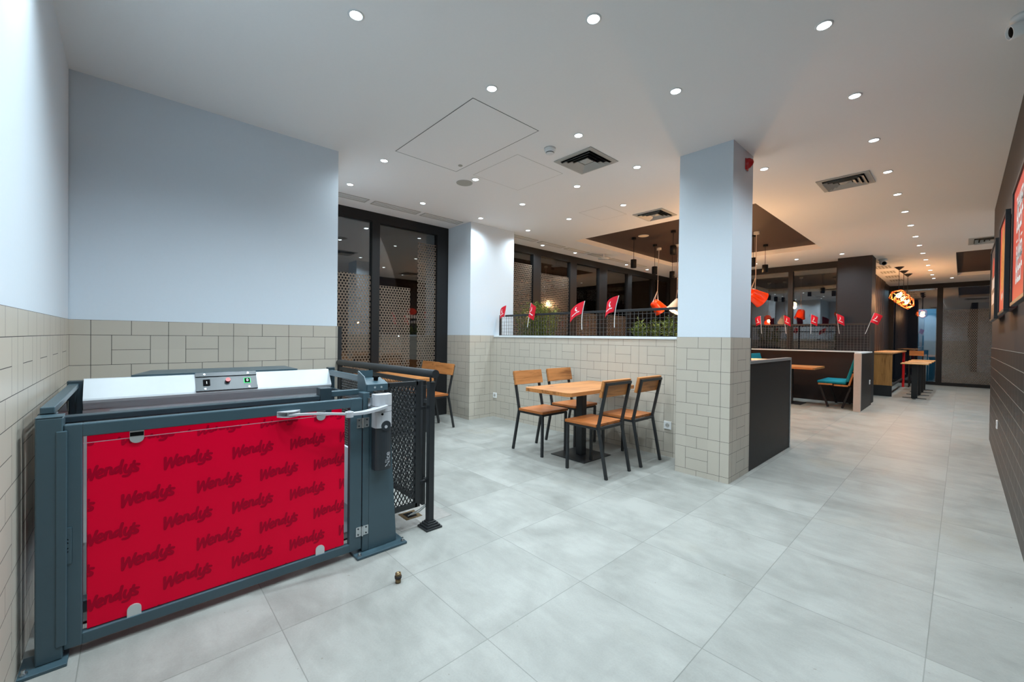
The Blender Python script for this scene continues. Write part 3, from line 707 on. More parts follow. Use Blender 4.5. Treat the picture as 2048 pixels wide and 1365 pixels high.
# ---- lettering strokes measured in millimetres round the word's middle
WORD = [[(-79, 14), (-79, -35)], [(-79, -35), (-61, 10)], [(-61, 10), (-56, -31)], [(-56, -31), (-40, 20)],
 [(-40, -13), (-27, -9), (-24, 1), (-30, 5), (-39, -6), (-40, -20), (-34, -26), (-25, -22)],
 [(-13, 6), (-17, -21)], [(-16, -8), (-9, 6), (-1, 4), (-1, -18), (7, -18)],
 [(24, 5), (13, 0), (9, -13), (14, -18), (25, -6)], [(33, 29), (27, -1), (28, -22)],
 [(43, 8), (39, -6), (41, -19), (47, -21), (57, -4)], [(59, 6), (56, -22), (49, -35), (35, -36)],
 [(68, 19), (66, 11)], [(82, 4), (72, 5), (68, -4), (78, -13), (76, -21), (65, -20)]]
def red_panel(name, x, y0, y1, z0, z1, parent, dy=0.0, dz=0.0):
    b = B(x-0.006, x, y0, y1, z0, z1)
    def clip_ok(p): return y0+0.001 <= p[1] <= y1-0.001 and z0+0.001 <= p[2] <= z1-0.001
    rowsz = [(0.694-0.256*k, 0.187) for k in range(-1, 4)] + [(0.567-0.256*k, 0.3) for k in range(-1, 4)]
    lw = 0
    for zz, yy0 in rowsz:
        for k in range(-2, 5):
            cy, cz = yy0+0.2445*k+dy, zz+dz
            if cy < y0-0.1 or cy > y1+0.1 or cz < z0-0.06 or cz > z1+0.06: continue
            n0 = len(b.f)
            for st in WORD:
                wd = 0.0098
                b.stroke([(a/1000, c/1000) for a, c in st], wd, lambda a, c, l, cy=cy, cz=cz: Vector((x+0.0004+l, min(max(cy+a, y0+0.0005), y1-0.0005), min(max(cz+c, z0+0.0005), z1-0.0005))), 1)
            # drop faces squashed against the border
            keep_f, keep_m, keep_s = b.f[:n0], b.mi[:n0], b.sm[:n0]
            for i in range(n0, len(b.f)):
                P = [b.v[j] for j in b.f[i]]; ys = [p.y for p in P]; zs = [p.z for p in P]
                if max(ys)-min(ys) > 1e-4 and max(zs)-min(zs) > 1e-4: keep_f.append(b.f[i]); keep_m.append(1); keep_s.append(False)
            b.f, b.mi, b.sm = keep_f, keep_m, keep_s
    return link(name, b, [m_red, m_redtext], parent)

# ---- the gate leaf
t = thing('lift_gate', 'slate framed swing gate with a glossy red lettered panel in front of the lift', 'gate', (GX, 0.38, 0.04))
f = MB(); gx0, gx1 = GX-0.035, GX
f.box(gx0, gx1, -0.186, -0.136, 0.035, 0.888, bev=0.004).box(gx0, gx1, 0.890, 0.957, 0.035, 0.888, bev=0.004)
f.box(gx0, gx1, -0.138, 0.892, 0.838, 0.888, bev=0.004).box(gx0, gx1, -0.138, 0.892, 0.035, 0.079, bev=0.004)
link('gate_frame', f, m_steel, t)
rp = red_panel('red_panel', GX-0.012, -0.124, 0.864, 0.084, 0.808, t)
link('panel_edge', B(GX-0.018, GX-0.012, -0.150, 0.868, 0.8085, 0.8105), m_redglass_edge, rp)
for (yy, zz, s_) in ((0.018, 0.838, -1), (0.738, 0.838, -1), (0.012, 0.079, 1), (0.738, 0.079, 1)):
    pts = [(-0.022, 0), (0.022, 0)]
    arc = [(0.022*math.cos(a), 0.026+0.020*math.sin(a)) for a in [PI*k/10 for k in range(11)]] if s_ > 0 else [(0.022*math.cos(a), 0.030+0.020*math.sin(a)) for a in [PI*k/10 for k in range(11)]]
    poly = [(-0.022, 0)] + [(0.022, 0)] + arc
    poly2 = [(a, s_*c_) for a, c_ in poly]
    b = MB().prism(poly2, lambda a, c_: (GX-0.011, yy+a, zz+c_), lambda a, c_: (GX-0.004, yy+a, zz+c_)); c = link('panel_clip', b, m_clip, t)
    if s_ < 0: link('clip_pad', B(GX-0.0035, GX-0.0025, yy-0.021, yy+0.021, zz-0.021, zz-0.005), m_darkhole, c)
for zz in (0.748, 0.137):
    h = MB(); h.box(GX+0.0005, GX+0.004, 0.925, 0.955, zz-0.027, zz+0.027, bev=0.001).box(GX+0.0005, GX+0.004, 0.966, 0.996, zz-0.027, zz+0.027, bev=0.001); h.cyl((GX+0.006, 0.9605, zz-0.028), (GX+0.006, 0.9605, zz+0.028), 0.0055, 12)
    hh = link('hinge', h, m_chrome, t); sc_ = MB()
    for yy in (0.938, 0.983):
        for z2 in (-0.016, 0.016): sc_.cyl((GX+0.004, yy, zz+z2), (GX+0.006, yy, zz+z2), 0.0045, 10)
    link('screws', sc_, m_darkplastic, hh)
b = B(GX+0.0005, GX+0.004, -0.198, -0.163, 0.36, 0.50, bev=0.003); lp = link('latch_plate', b, m_steel, t)
ar = MB()
for k, (zz, d) in enumerate(((0.445, 1), (0.458, 1), (0.405, -1), (0.418, -1))):
    ar.stroke([(-0.188, zz-0.004*d), (-0.181, zz+0.004*d)], 0.0035, lambda a, c, l: Vector((GX+0.0045+l, a, c))).stroke([(-0.181, zz+0.004*d), (-0.174, zz-0.004*d)], 0.0035, lambda a, c, l: Vector((GX+0.0045+l, a, c)))
link('arrow_marks', ar, m_darkhole, lp)

# ---- operator post
t = thing('gate_operator_post', 'tapered slate steel post at the hinge side of the red gate', 'post', (-2.31, 1.06, 0))
link('post_tube', B(-2.345, GX, 0.962, 1.000, 0.016, 0.915, bev=0.003), m_steel, t)
b = MB(); poly = [(1.000, 0.016), (1.172, 0.016), (1.118, 0.88), (1.000, 0.88)]
b.prism(poly, lambda a, c: (GX-0.003, a, c), lambda a, c: (GX-0.075, a, c)); b.prism([(1.0, 0.016), (1.108, 0.016), (1.108, 0.88), (1.0, 0.88)], lambda a, c: (GX, a, c), lambda a, c: (GX-0.0035, a, c))
link('tapered_body', b, m_steel, t)
link('base_plate', B(-2.40, -2.222, 0.915, 1.215, 0.0, 0.014, bev=0.003), m_steel, t)
for (xx, yy) in ((-2.243, 0.935), (-2.243, 1.195)):
    b = MB().cyl((xx, yy, 0.014), (xx, yy, 0.022), 0.011, 6); b.cyl((xx, yy, 0.022), (xx, yy, 0.036), 0.006, 10); link('anchor_bolt', b, m_chrome, t)
link('mounting_angle', B(GX+0.001, GX+0.012, 0.985, 1.012, 0.80, 0.885, bev=0.001), m_chrome, t)

# ---- motor
t = thing('gate_operator', 'grey and charcoal swing gate operator with a jointed arm, fixed on the tapered post', 'gate motor', (-2.255, 1.05, 0.48))
def Dsect(y0, y1, d, n_=10):
    cy = (y0+y1)/2; h = (y1-y0)/2
    return [(y0, 0), (y0, d*0.55)] + [(cy - h*math.cos(PI*k/n_), d*0.55 + d*0.45*math.sin(PI*k/n_)) for k in range(1, n_)] + [(y1, d*0.55), (y1, 0)]
def dbox(y0, y1, d, z0, z1, b=None):
    b = b or MB(); s_ = Dsect(y0, y1, d); return b.prism(s_, lambda a, c: (GX+0.002+c, a, z0), lambda a, c: (GX+0.002+c, a, z1))
link('lower_cover', dbox(1.012, 1.112, 0.062, 0.475, 0.716), m_darkplastic, t)
hd = link('upper_housing', dbox(1.010, 1.113, 0.066, 0.716, 0.838), m_greyplastic, t)
link('seam', dbox(1.0095, 1.1135, 0.0665, 0.806, 0.8075), m_darkhole, hd)
link('seam', dbox(1.0095, 1.1135, 0.0665, 0.838, 0.840), m_darkhole, hd)
link('top_cap', dbox(1.010, 1.113, 0.067, 0.840, 0.905), m_greyplastic, t)
k_ = MB().cyl((GX+0.050, 1.068, 0.728), (GX+0.0694, 1.068, 0.728), 0.028, 28); ks = link('key_switch', k_, m_darkplastic, t)
link('key_button', MB().cyl((GX+0.0694, 1.066, 0.722), (GX+0.0715, 1.066, 0.722), 0.009, 18), m_greyplastic, ks)
b = MB().text('Nice', 0.044, lambda a, c: Vector((GX+0.0672-0.010, 1.096 - c*1.0 + 0.0, 0.490 + a)), 0, 0.0004, 1.0, 'LEFT')
for v in b.v:                      # wrap the word onto the rounded cover
    cy = 1.062; h = 0.05; k = max(-0.999, min(0.999, (v.y-cy)/h)); v.x = GX+0.002+0.062*(0.55+0.45*math.sqrt(1-k*k))+0.0006
link('lettering', b, m_greyplastic, t)
# arm: shaft plate -> elbow -> gate bracket
A0 = Vector((GX+0.060, 1.055, 0.826)); A1 = Vector((GX+0.088, 0.850, 0.822)); A2 = Vector((GX+0.035, 0.572, 0.846))
def flatarm(p, q, w0, w1, th, b=None, bow=0.0):
    b = b or MB(); n_ = 8; d = (q-p); sd = Vector((0, 0, 1)).cross(d).normalized(); rg = []
    for i in range(n_+1):
        s_ = i/n_; c = p + d*s_ + Vector((0, 0, -bow*math.sin(PI*s_))); w_ = (w0+(w1-w0)*s_)/2
        rg.append([c+sd*w_+Vector((0, 0, th/2)), c-sd*w_+Vector((0, 0, th/2)), c-sd*w_-Vector((0, 0, th/2)), c+sd*w_-Vector((0, 0, th/2))])
    for i in range(n_):
        for j in range(4): b.face([rg[i][j], rg[i][(j+1) % 4], rg[i+1][(j+1) % 4], rg[i+1][j]])
    b.face(rg[0]); b.face(rg[-1][::-1]); return b
link('drive_arm', flatarm(A0+Vector((0, 0.01, 0.014)), A1, 0.06, 0.030, 0.014, None, 0.010), m_greyplastic, t)
link('link_arm', flatarm(A1, A2+Vector((0, 0, -0.004)), 0.022, 0.020, 0.010, None, -0.004), m_greyplastic, t)
link('elbow', MB().cyl(A1-Vector((0, 0, 0.016)), A1+Vector((0, 0, 0.012)), 0.021, 24).cyl(A1+Vector((0, 0, 0.012)), A1+Vector((0, 0, 0.016)), 0.009, 12), m_greyplastic, t)
b = MB()
for zz in (0.832, 0.856):
    poly = [(0, -0.055)] + [(0.0 + 0.042*math.sin(PI*k/12), -0.055 + 0.105*k/12) for k in range(1, 12)] + [(0, 0.05)]
    b.prism(poly, lambda a, c: (GX+0.002+a, 0.583+c, zz-0.0025), lambda a, c: (GX+0.002+a, 0.583+c, zz+0.0025))
b.box(GX+0.0005, GX+0.003, 0.528, 0.633, 0.8295, 0.8585); b.cyl((GX+0.03, 0.572, 0.834), (GX+0.03, 0.572, 0.854), 0.005, 10)
link('gate_bracket', b, m_greyplastic, t)
link('shaft_hole', MB().cyl((GX+0.060, 1.045, 0.795), (GX+0.0688, 1.045, 0.795), 0.0065, 12), m_darkhole, t)

# ---- call box above
t = thing('call_box', 'slate steel call box with a raised back plate and dark button on the post', 'control box', (-2.36, 1.05, 0.918))
b = MB(); prof = [(-2.31, 0.918), (-2.31, 0.955), (-2.325, 0.962), (-2.42, 0.985), (-2.42, 0.918)]
b.prism([(a, c) for a, c in prof], lambda a, c: (a, 1.00, c), lambda a, c: (a, 1.125, c)); link('sloped_housing', b, m_steel, t)
b = MB().prism([(-2.315, 0.955), (-2.345, 1.0), (-2.43, 1.028), (-2.43, 0.918), (-2.315, 0.918)], lambda a, c: (a, 0.994, c), lambda a, c: (a, 0.999, c))
b.box(-2.436, -2.43, 0.994, 1.085, 0.918, 1.028); link('back_shield', b, m_steel, t)
kn = MB().cyl((-2.365, 1.075, 0.972), (-2.365, 1.075, 0.992), 0.013, 20).cyl((-2.365, 1.075, 0.990), (-2.365, 1.075, 0.998), 0.019, 24); link('push_button', kn, m_darkhole, t)
sc_ = MB()
for yy in (1.045, 1.085): sc_.cyl((-2.311, yy, 0.937), (-2.3085, yy, 0.937), 0.006, 12)
link('screws', sc_, m_clip, t)

# ---- platform lift behind the gate
t = thing('platform_lift', 'slate and white wheelchair platform lift standing in the corner behind the red gate', 'wheelchair lift', (-2.9, 0.45, 0))
yl, yr = -0.197, 1.135
b = MB(); prof = [(-3.375, 0.0), (-3.375, 0.968), (-3.366, 0.974), (-3.352, 0.972), (-3.285, 0.868), (-3.281, 0.858), (-3.288, 0.843), (-3.31, 0.826), (-3.335, 0.80), (-3.34, 0.0)]
b.prism(prof, lambda a, c: (a, yl, c), lambda a, c: (a, yr-0.0, c)); link('machine_casing', b, m_casing, t)
b = MB().prism([(-3.36, 0.0), (-3.74, 0.10), (-3.74, 0.92), (-3.36, 0.915)], lambda a, c: (a, c, 0.9745), lambda a, c: (a, c, 0.984)); link('top_cover', b, m_steel, t)
# control panel on the sloping face
sl_n = Vector((0.104, 0, 0.067)).normalized(); sl_d = Vector((0.067, 0, -0.104)).normalized(); o0 = Vector((-3.352, 0, 0.972))
def SP(y_, d, h): return o0 + sl_d*d + sl_n*h + Vector((0, y_, 0))
def sbox(b, y0, y1, d0, d1, h0, h1, mi=0):
    vs = [SP(y, d, h) for h in (h0, h1) for d in (d0, d1) for y in (y0, y1)]
    b.raw(vs, [(0, 1, 3, 2), (4, 6, 7, 5), (0, 2, 6, 4), (1, 5, 7, 3), (0, 4, 5, 1), (2, 3, 7, 6)], mi); return b
b = MB(); sbox(b, 0.303, 0.642, -0.004, 0.127, 0.0005, 0.006); sbox(b, 0.303, 0.642, -0.004, 0.024, 0.006, 0.014); sbox(b, 0.303, 0.642, 0.105, 0.127, 0.006, 0.014)
cp = link('control_panel', b, m_steel_dark, t)
b = MB(); sbox(b, 0.342, 0.378, 0.046, 0.088, 0.006, 0.012); s1 = link('rocker_switch', b, m_darkhole, cp)
b = MB(); sbox(b, 0.565, 0.605, 0.044, 0.084, 0.006, 0.008); link('green_ring', b, m_greenlight, cp)
b = MB(); sbox(b, 0.570, 0.600, 0.049, 0.079, 0.008, 0.013); link('rocker_switch', b, m_darkhole, cp)
link('stop_button', MB().cyl(SP(0.474, 0.062, 0.006), SP(0.474, 0.062, 0.014), 0.008, 14).cyl(SP(0.474, 0.062, 0.014), SP(0.474, 0.062, 0.030), 0.0145, 20), m_siren, cp)
b = MB().text('0', 0.026, lambda a, c: SP(0.585+a, 0.073-c, 0.0136), 0, 0.0004).text('1', 0.026, lambda a, c: SP(0.360+a, 0.077-c, 0.0126), 0, 0.0004); link('switch_numerals', b, m_whiteplastic, cp)
b = MB()
for yy in (0.350, 0.592):
    for dd in (0.010, 0.115): b.cyl(SP(yy, dd, 0.014), SP(yy, dd, 0.016), 0.006, 12)
link('screws', b, m_chrome, cp)
# left handrail, rear post with window and its bracket
b = MB(); b.box(-3.46, -2.36, -0.255, -0.216, 0.924, 0.950, bev=0.003); link('handrail', b, m_steel, t)
link('side_glass', B(-3.30, -2.44, -0.232, -0.228, 0.30, 0.900), m_glass, t)
b = MB().box(-3.40, -3.345, -0.262, -0.200, 0.0, 0.965, bev=0.003); link('corner_post', b, m_steel_dark, t)
link('rail_leg', B(-2.42, -2.37, -0.262, -0.212, 0.0, 0.924, bev=0.003), m_steel_dark, t)
b = MB().box(-3.40, -3.35, yr+0.0, yr+0.05, 0.0, 0.985, bev=0.003); link('corner_post', b, m_steel_dark, t)
b = MB().box(-3.35, -2.43, yr+0.0, yr+0.03, 0.925, 0.965, bev=0.003); link('handrail', b, m_steel, t)
b = MB().box(-3.35, -2.50, yr+0.005, yr+0.025, 0.80, 0.83, bev=0.002); link('lower_rail', b, m_steel_dark, t)
# platform barrier right behind the gate with its own red panel
b = MB(); bx0, bx1 = -2.56, -2.50
b.box(bx0, bx1, -0.205, 0.802, 0.862, 0.888, bev=0.003).box(bx0, bx1, -0.205, 0.802, 0.815, 0.858, bev=0.003).box(bx0, bx1, -0.205, -0.165, 0.10, 0.815, bev=0.003)
b.box(bx0, bx1, -0.165, 0.90, 0.05, 0.10, bev=0.003); link('barrier_frame', b, m_steel_dark, t)
b = MB().box(-2.57, -2.50, 0.803, 0.868, 0.05, 0.930, bev=0.003); link('barrier_post', b, m_steel_dark, t)
b = MB().box(-2.56, -2.52, 0.868, 1.13, 0.872, 0.905, bev=0.003); link('barrier_rail', b, m_steel, t)
red_panel('red_panel', -2.512, -0.138, 0.93, 0.12, 0.812, t, 0.06, 0.06)
link('platform_floor', B(-3.33, -2.50, -0.19, 1.12, 0.012, 0.05), m_tread, t)
link('silver_side_strip', B(-3.338, -3.330, -0.20, -0.09, 0.05, 0.80), m_clip, t)
link('lower_skirt', B(-3.34, -2.50, 1.118, 1.135, 0.05, 0.45), m_casing, t)

# ---- small expanded-metal gate and the tube railing
def expanded(b, p0, du, dv, nu, nv, L, H_, r=0.0022):
    """diamond lattice clipped to the rectangle"""
    cu, cv = L/nu, H_/nv
    for i in range(nu*2):
        for j in range(nv*2):
            if (i+j) % 2: continue
            a0, c0 = i*cu/2, j*cv/2
            for (da, dc) in ((1, 1), (1, -1)):
                a1, c1 = a0+da*cu/2, c0+dc*cv/2
                if c1 < -1e-6 or c1 > H_+1e-6 or a1 > L+1e-6: continue
                P, Q = p0+du*a0+dv*c0, p0+du*a1+dv*c1
                d = (Q-P).normalized(); n_ = du.cross(dv).normalized(); s_ = d.cross(n_)*r; nn = n_*r
                v = [P+s_+nn, P-s_+nn, P-s_-nn, P+s_-nn, Q+s_+nn, Q-s_+nn, Q-s_-nn, Q+s_-nn]
                b.raw(v, [(0, 1, 5, 4), (1, 2, 6, 5), (2, 3, 7, 6), (3, 0, 4, 7)])
    return b
t = thing('mesh_gate', 'narrow black expanded metal panel between the tapered post and the railing post', 'mesh panel', (-2.35, 1.26, 0.14))
f = MB(); f.box(-2.372, -2.348, 1.145, 1.352, 0.925, 0.952, bev=0.002).box(-2.372, -2.348, 1.145, 1.352, 0.142, 0.172, bev=0.002).box(-2.372, -2.348, 1.337, 1.372, 0.142, 0.952, bev=0.002).box(-2.372, -2.348, 1.130, 1.155, 0.142, 0.952, bev=0.002)
link('frame', f, m_black, t)
link('expanded_mesh', expanded(MB(), Vector((-2.36, 1.147, 0.172)), Vector((0, 1, 0)), Vector((0, 0, 1)), 8, 17, 0.20, 0.753, 0.0026), m_black, t)
b = MB().box(-2.366, -2.346, 1.372, 1.409, 0.765, 0.785, bev=0.002).box(-2.366, -2.346, 1.372, 1.409, 0.285, 0.305, bev=0.002); link('hinge_arms', b, m_black, t)

t = thing('tube_railing', 'black railing with thick round handrail and expanded metal infill beside the lift', 'railing', (-3.1, 1.43, 0))
hr = MB().cyl((-3.925, 1.425, 0.985), (-2.262, 1.425, 0.999), 0.027, 28); link('handrail', hr, m_black, t)
po = B(-2.345, -2.305, 1.41, 1.450, 0.03, 0.945, bev=0.003); po.cyl((-2.325, 1.427, 0.945), (-2.325, 1.427, 0.985), 0.007, 8); link('post', po, m_black, t)
ft = MB(); 
for k, (h0, h1, a) in enumerate(((0.0, 0.012, 0.058), (0.012, 0.024, 0.048), (0.024, 0.036, 0.038), (0.036, 0.045, 0.028))):
    ft.box(-2.322-a, -2.322+a, 1.431-a, 1.431+a, h0, h1, bev=0.002)
link('post_foot', ft, m_black, t)
f = MB(); f.box(-3.90, -2.40, 1.418, 1.442, 0.915, 0.945, bev=0.002).box(-3.90, -2.40, 1.418, 1.442, 0.12, 0.15, bev=0.002).box(-2.43, -2.40, 1.418, 1.442, 0.15, 0.915, bev=0.002).box(-3.90, -3.87, 1.418, 1.442, 0.15, 0.915, bev=0.002)
link('infill_frame', f, m_black, t)
link('expanded_mesh', expanded(MB(), Vector((-3.87, 1.43, 0.15)), Vector((1, 0, 0)), Vector((0, 0, 1)), 58, 17, 1.46, 0.765, 0.0024), m_black, t)
b = MB().box(-2.40, -2.345, 1.42, 1.44, 0.80, 0.825, bev=0.002).box(-2.40, -2.345, 1.42, 1.44, 0.28, 0.305, bev=0.002); link('connector', b, m_black, t)

# ---- floor box with open lid by the post
t = thing('floor_socket', 'open brownish floor box with two pale cables in a greyed patch of floor', 'floor box', (-2.62, 1.52, 0))
link('floor_patch', B(-2.80, -2.38, 1.26, 1.64, 0.0004, 0.0016), m_ply, t)
link('box_rim', B(-2.62, -2.50, 1.36, 1.48, 0.0016, 0.004), m_brass, t)
link('box_opening', B(-2.60, -2.52, 1.385, 1.455, 0.004, 0.0045), m_darkhole, t)
link('cable', MB().tube([(-2.56, 1.42, 0.004), (-2.50, 1.46, 0.05), (-2.42, 1.5, 0.13)], 0.004, 6).tube([(-2.55, 1.40, 0.004), (-2.47, 1.44, 0.05), (-2.40, 1.47, 0.12)], 0.004, 6), m_clip, t)
# ---- door stop
t = thing('door_stop', 'small bronze floor door stop with a black rubber ring in front of the gate', 'door stop', (-1.90, 0.99, 0))
Mt = Matrix.Translation((-1.899, 0.99, 0))
link('metal_body', MB().lathe([(0, 0), (0.0135, 0), (0.014, 0.022), (0.013, 0.022), (0.013, 0.036), (0.0145, 0.037), (0.014, 0.048), (0.006, 0.049), (0.005, 0.044), (0, 0.044)], Mt, 28), m_brass, t)
link('rubber_ring', MB().lathe([(0.013, 0.021), (0.017, 0.023), (0.0175, 0.033), (0.013, 0.036)], Mt, 28), m_rubber, t)

# ================================================================== FURNITURE
def make_chair():
    t = thing('dining_chair', 'x', 'chair', (0, 0, 0), 'pine and black steel dining chairs')
    r = 0.0115
    for s_ in (-1, 1):
        y_ = s_*0.185
        link('leg', MB().tube([(0.205, y_, 0.0), (0.205, y_, 0.435)], r, square=True), m_black, t)
        link('leg', MB().tube([(-0.235, y_, 0.0), (-0.145, y_, 0.44), (-0.145, y_, 0.455)], r, square=True), m_black, t)
    bf = MB()
    for s_ in (-1, 1): bf.tube([(-0.145, s_*0.185, 0.455), (-0.230, s_*0.185, 0.842)], r, square=True)
    bf.tube([(-0.230, -0.197, 0.836), (-0.230, 0.197, 0.836)], r, square=True); link('back_frame', bf, m_black, t)
    sf = MB()
    for s_ in (-1, 1): sf.tube([(-0.15, s_*0.185, 0.432), (0.205, s_*0.185, 0.432)], r, square=True)
    sf.tube([(0.205, -0.185, 0.432), (0.205, 0.185, 0.432)], r, square=True).tube([(-0.145, -0.185, 0.432), (-0.145, 0.185, 0.432)], r, square=True); link('seat_frame', sf, m_black, t)
    link('seat', B(-0.130, 0.225, -0.205, 0.205, 0.444, 0.470, bev=0.003), m_seat, t)
    Mb = Matrix.Translation((-0.195, 0, 0.79)) @ Matrix.Rotation(-0.217, 4, 'Y')
    link('backrest', B(-0.014, 0.014, -0.215, 0.215, -0.075, 0.078, bev=0.003, M=Mb), m_pine, t)
    sc_ = MB()
    for s_ in (-1, 1): sc_.box(-0.030, -0.014, s_*0.185-0.018, s_*0.185+0.0, -0.02, 0.0, M=Mb)
    sc_.box(-0.026, -0.014, -0.008, 0.008, 0.05, 0.062, M=Mb); link('fixing_tab', sc_, m_black, t)
    return t
CH = make_chair()
CH.location = (-3.127, 3.315, 0); CH['label'] = 'pine chair facing us, left of the cafe table, nearer the camera'
dup(CH, (-3.155, 3.885, 0), 0.0, 'pine chair facing us, left of the cafe table, against the tiled wall')
dup(CH, (-2.318, 3.24, 0), PI, 'pine chair with its back to us, nearest at the cafe table')
dup(CH, (-2.308, 3.80, 0), PI, 'pine chair with its back to us, right of the cafe table beside the wall socket')
dup(CH, (-4.855, 3.00, 0), -PI/2, 'pine chair beside the white pilaster at the window table')
dup(CH, (-5.315, 3.06, 0), -PI/2, 'pine chair touching the tall window frame at the window table')
dup(CH, (-4.855, 1.87, 0), PI/2, 'pine chair behind the tube railing, at the right of the window table')
dup(CH, (-5.285, 1.87, 0), PI/2, 'pine chair behind the tube railing, in the corner by the window')

def table(x0, x1, y0, y1, zt, label, ax=1, base=True, leg=0.04, bx=None, m=None):
    cx, cy = (x0+x1)/2, (y0+y1)/2; t = thing('cafe_table', label, 'table', (cx, cy, 0), 'pine topped pedestal tables')
    c = 0.03; poly = [(x0+c, y0), (x1-c, y0), (x1, y0+c), (x1, y1-c), (x1-c, y1), (x0+c, y1), (x0, y1-c), (x0, y0+c)]
    link('tabletop', MB().prism(poly, lambda a, b: (a, b, zt-0.036), lambda a, b: (a, b, zt)), m or (m_pine if ax == 1 else m_pine_x), t)
    link('pedestal', B(cx-leg, cx+leg, cy-leg, cy+leg, 0.008, zt-0.036, bev=0.006), m_black, t)
    link('base_plate', B(cx-0.22, cx+0.22, cy-0.23, cy+0.23, 0.0, 0.008, bev=0.002), m_black, t)
    link('top_bracket', B(cx-0.15, cx+0.15, cy-0.15, cy+0.15, zt-0.042, zt-0.036), m_black, t)
    return t
table(-3.02, -2.42, 2.95, 4.08, 0.73, 'pine topped cafe table on a black pedestal with four chairs at the tiled half wall')
table(-5.48, -4.36, 2.12, 2.74, 0.73, 'pine topped window table seen just behind the round black handrail', 0)
table(-2.78, -1.83, 9.28, 10.15, 0.74, 'pine table with black pedestal between teal benches in the far dining area', 0)

def bench(x, y0, y1, s, label):
    """bench facing s (-1: toward -x) with wooden slats, teal pads and raked legs"""
    t = thing('padded_bench', label, 'bench', (x, (y0+y1)/2, 0), 'teal padded benches in the dining area')
    def bx(mb, a0, a1, z0, z1, M=None, yy0=y0, yy1=y1, bev=0.004):
        u0, u1 = sorted((x+s*a0, x+s*a1)); mb.box(u0, u1, yy0, yy1, z0, z1, bev=bev)
    sl_ = MB(); bx(sl_, 0.20, 0.42, 0.415, 0.445); bx(sl_, -0.03, 0.18, 0.405, 0.435); link('seat_slats', sl_, m_pine, t)
    pd = MB(); bx(pd, 0.0, 0.44, 0.447, 0.495, bev=0.02); link('seat_pad', pd, m_teal, t)
    def rake(a0, a1, z0, z1, bev, n_):
        th = 0.26*s; Mk = Matrix.Translation((x - s*0.02, 0, 0.43)) @ Matrix.Rotation(-th, 4, 'Y')
        lo, hi = sorted((s*a0, s*a1)); return B(lo, hi, y0, y1, z0, z1, bev=bev, M=Mk)
    bb = rake(-0.035, -0.005, 0.0, 0.24, 0.004, 0); bb2 = rake(-0.035, -0.005, 0.26, 0.50, 0.004, 0)
    bb.raw(bb2.v, bb2.f); link('back_slats', bb, m_pine, t)
    link('back_pad', rake(-0.003, 0.05, 0.06, 0.53, 0.018, 0), m_teal, t)
    for yy in (y0+0.06, y1-0.06):
        link('leg', MB().tube([(x+s*0.40, yy, 0.41), (x+s*0.27, yy, 0.0)], 0.016, square=True), m_frame, t)
        link('leg', MB().tube([(x-s*0.06, yy, 0.40), (x+s*0.06, yy, 0.0)], 0.016, square=True), m_frame, t)
bench(-1.42, 9.62, 10.50, -1, 'teal padded wooden bench beside the greige end post of the far low partition')
bench(-2.98, 9.62, 10.50, 1, 'teal padded bench seen just right of the white pillar over the near black partition')

# shelf behind the near partition, lamplight on its top put into the colour
t = thing('service_cabinet', 'low cabinet with a light wooden top coloured as lamplit just behind the near black partition', 'cabinet', (-2.0, 5.95, 0))
link('cabinet_body', B(-2.38, -1.66, 5.74, 6.16, 0.0, 0.965, bev=0.003), m_laminate, t); link('worktop', B(-2.40, -1.64, 5.72, 6.18, 0.965, 0.995, bev=0.003), m_lightwood_lit, t)

# ================================================================== PARTITIONS AND MESH RAILINGS
t = thing('low_partition', 'near black laminate partition with aluminium edging, attached beside the tiled pillar', 'partition', (-1.36, 4.95, 0))
link('panel', B(-1.385, -1.340, 4.268, 5.62, 0.0, 1.015), m_laminate, t)
link('top_edging', B(-1.392, -1.333, 4.268, 5.64, 1.015, 1.043, bev=0.002), m_alu, t)
link('end_edging', B(-1.392, -1.333, 5.622, 5.642, 0.0, 1.015, bev=0.002), m_alu, t)
t = thing('low_partition', 'far dark brown low partition with white cap and wide greige end post', 'partition', (-2.4, 10.5, 0))
link('panel', B(-5.2, -1.19, 10.58, 10.70, 0.0, 1.02), m_brownlam, t)
link('return_panel', B(-1.27, -1.19, 9.46, 10.58, 0.0, 1.02), m_laminate, t)
link('cap', B(-5.2, -1.185, 10.56, 10.72, 1.0205, 1.045, bev=0.002), m_whitetrim, t)
link('return_cap', B(-1.28, -1.185, 9.40, 10.56, 1.0205, 1.045, bev=0.002), m_whitetrim, t)
link('end_post', B(-1.285, -1.185, 9.40, 9.459, 0.0, 1.02, bev=0.002), m_greige, t)

def mesh_rail(x0, x1, y, z0, z1, label, step=0.05, posts=()):
    t = thing('mesh_railing', label, 'railing', ((x0+x1)/2, y, z0))
    f = MB(); a = 0.0125
    f.box(x0, x1, y-a, y+a, z1-0.028, z1, bev=0.002); link('top_rail', f, m_black, t)
    link('bottom_rail', B(x0, x1, y-0.006, y+0.006, z0, z0+0.008), m_black, t)
    for p in (x0+0.014, x1-0.014) + tuple(posts): link('post', B(p-0.014, p+0.014, y-a, y+a, z0, z1-0.028), m_black, t)
    wv = MB(); n_ = int((x1-x0)/step)
    for i in range(1, n_):
        xx = x0+(x1-x0)*i/n_; r = 0.0021; wv.box(xx-r, xx+r, y-r, y+r, z0+0.008, z1-0.028)
    k = 1
    while z0+k*step < z1-0.03:
        zz = z0+k*step; wv.box(x0+0.028, x1-0.028, y-0.0045, y-0.0015, zz-0.0016, zz+0.0016); k += 1
    link('wire_grid', wv, m_wire, t); return t
mesh_rail(-4.90, -1.815, 4.245, 1.264, 1.580, 'black square mesh railing on top of the tiled half wall', 0.052)
t = thing('steel_post', 'slim black steel post beside the right edge of the white pillar', 'post', (-1.32, 4.29, 1.043))
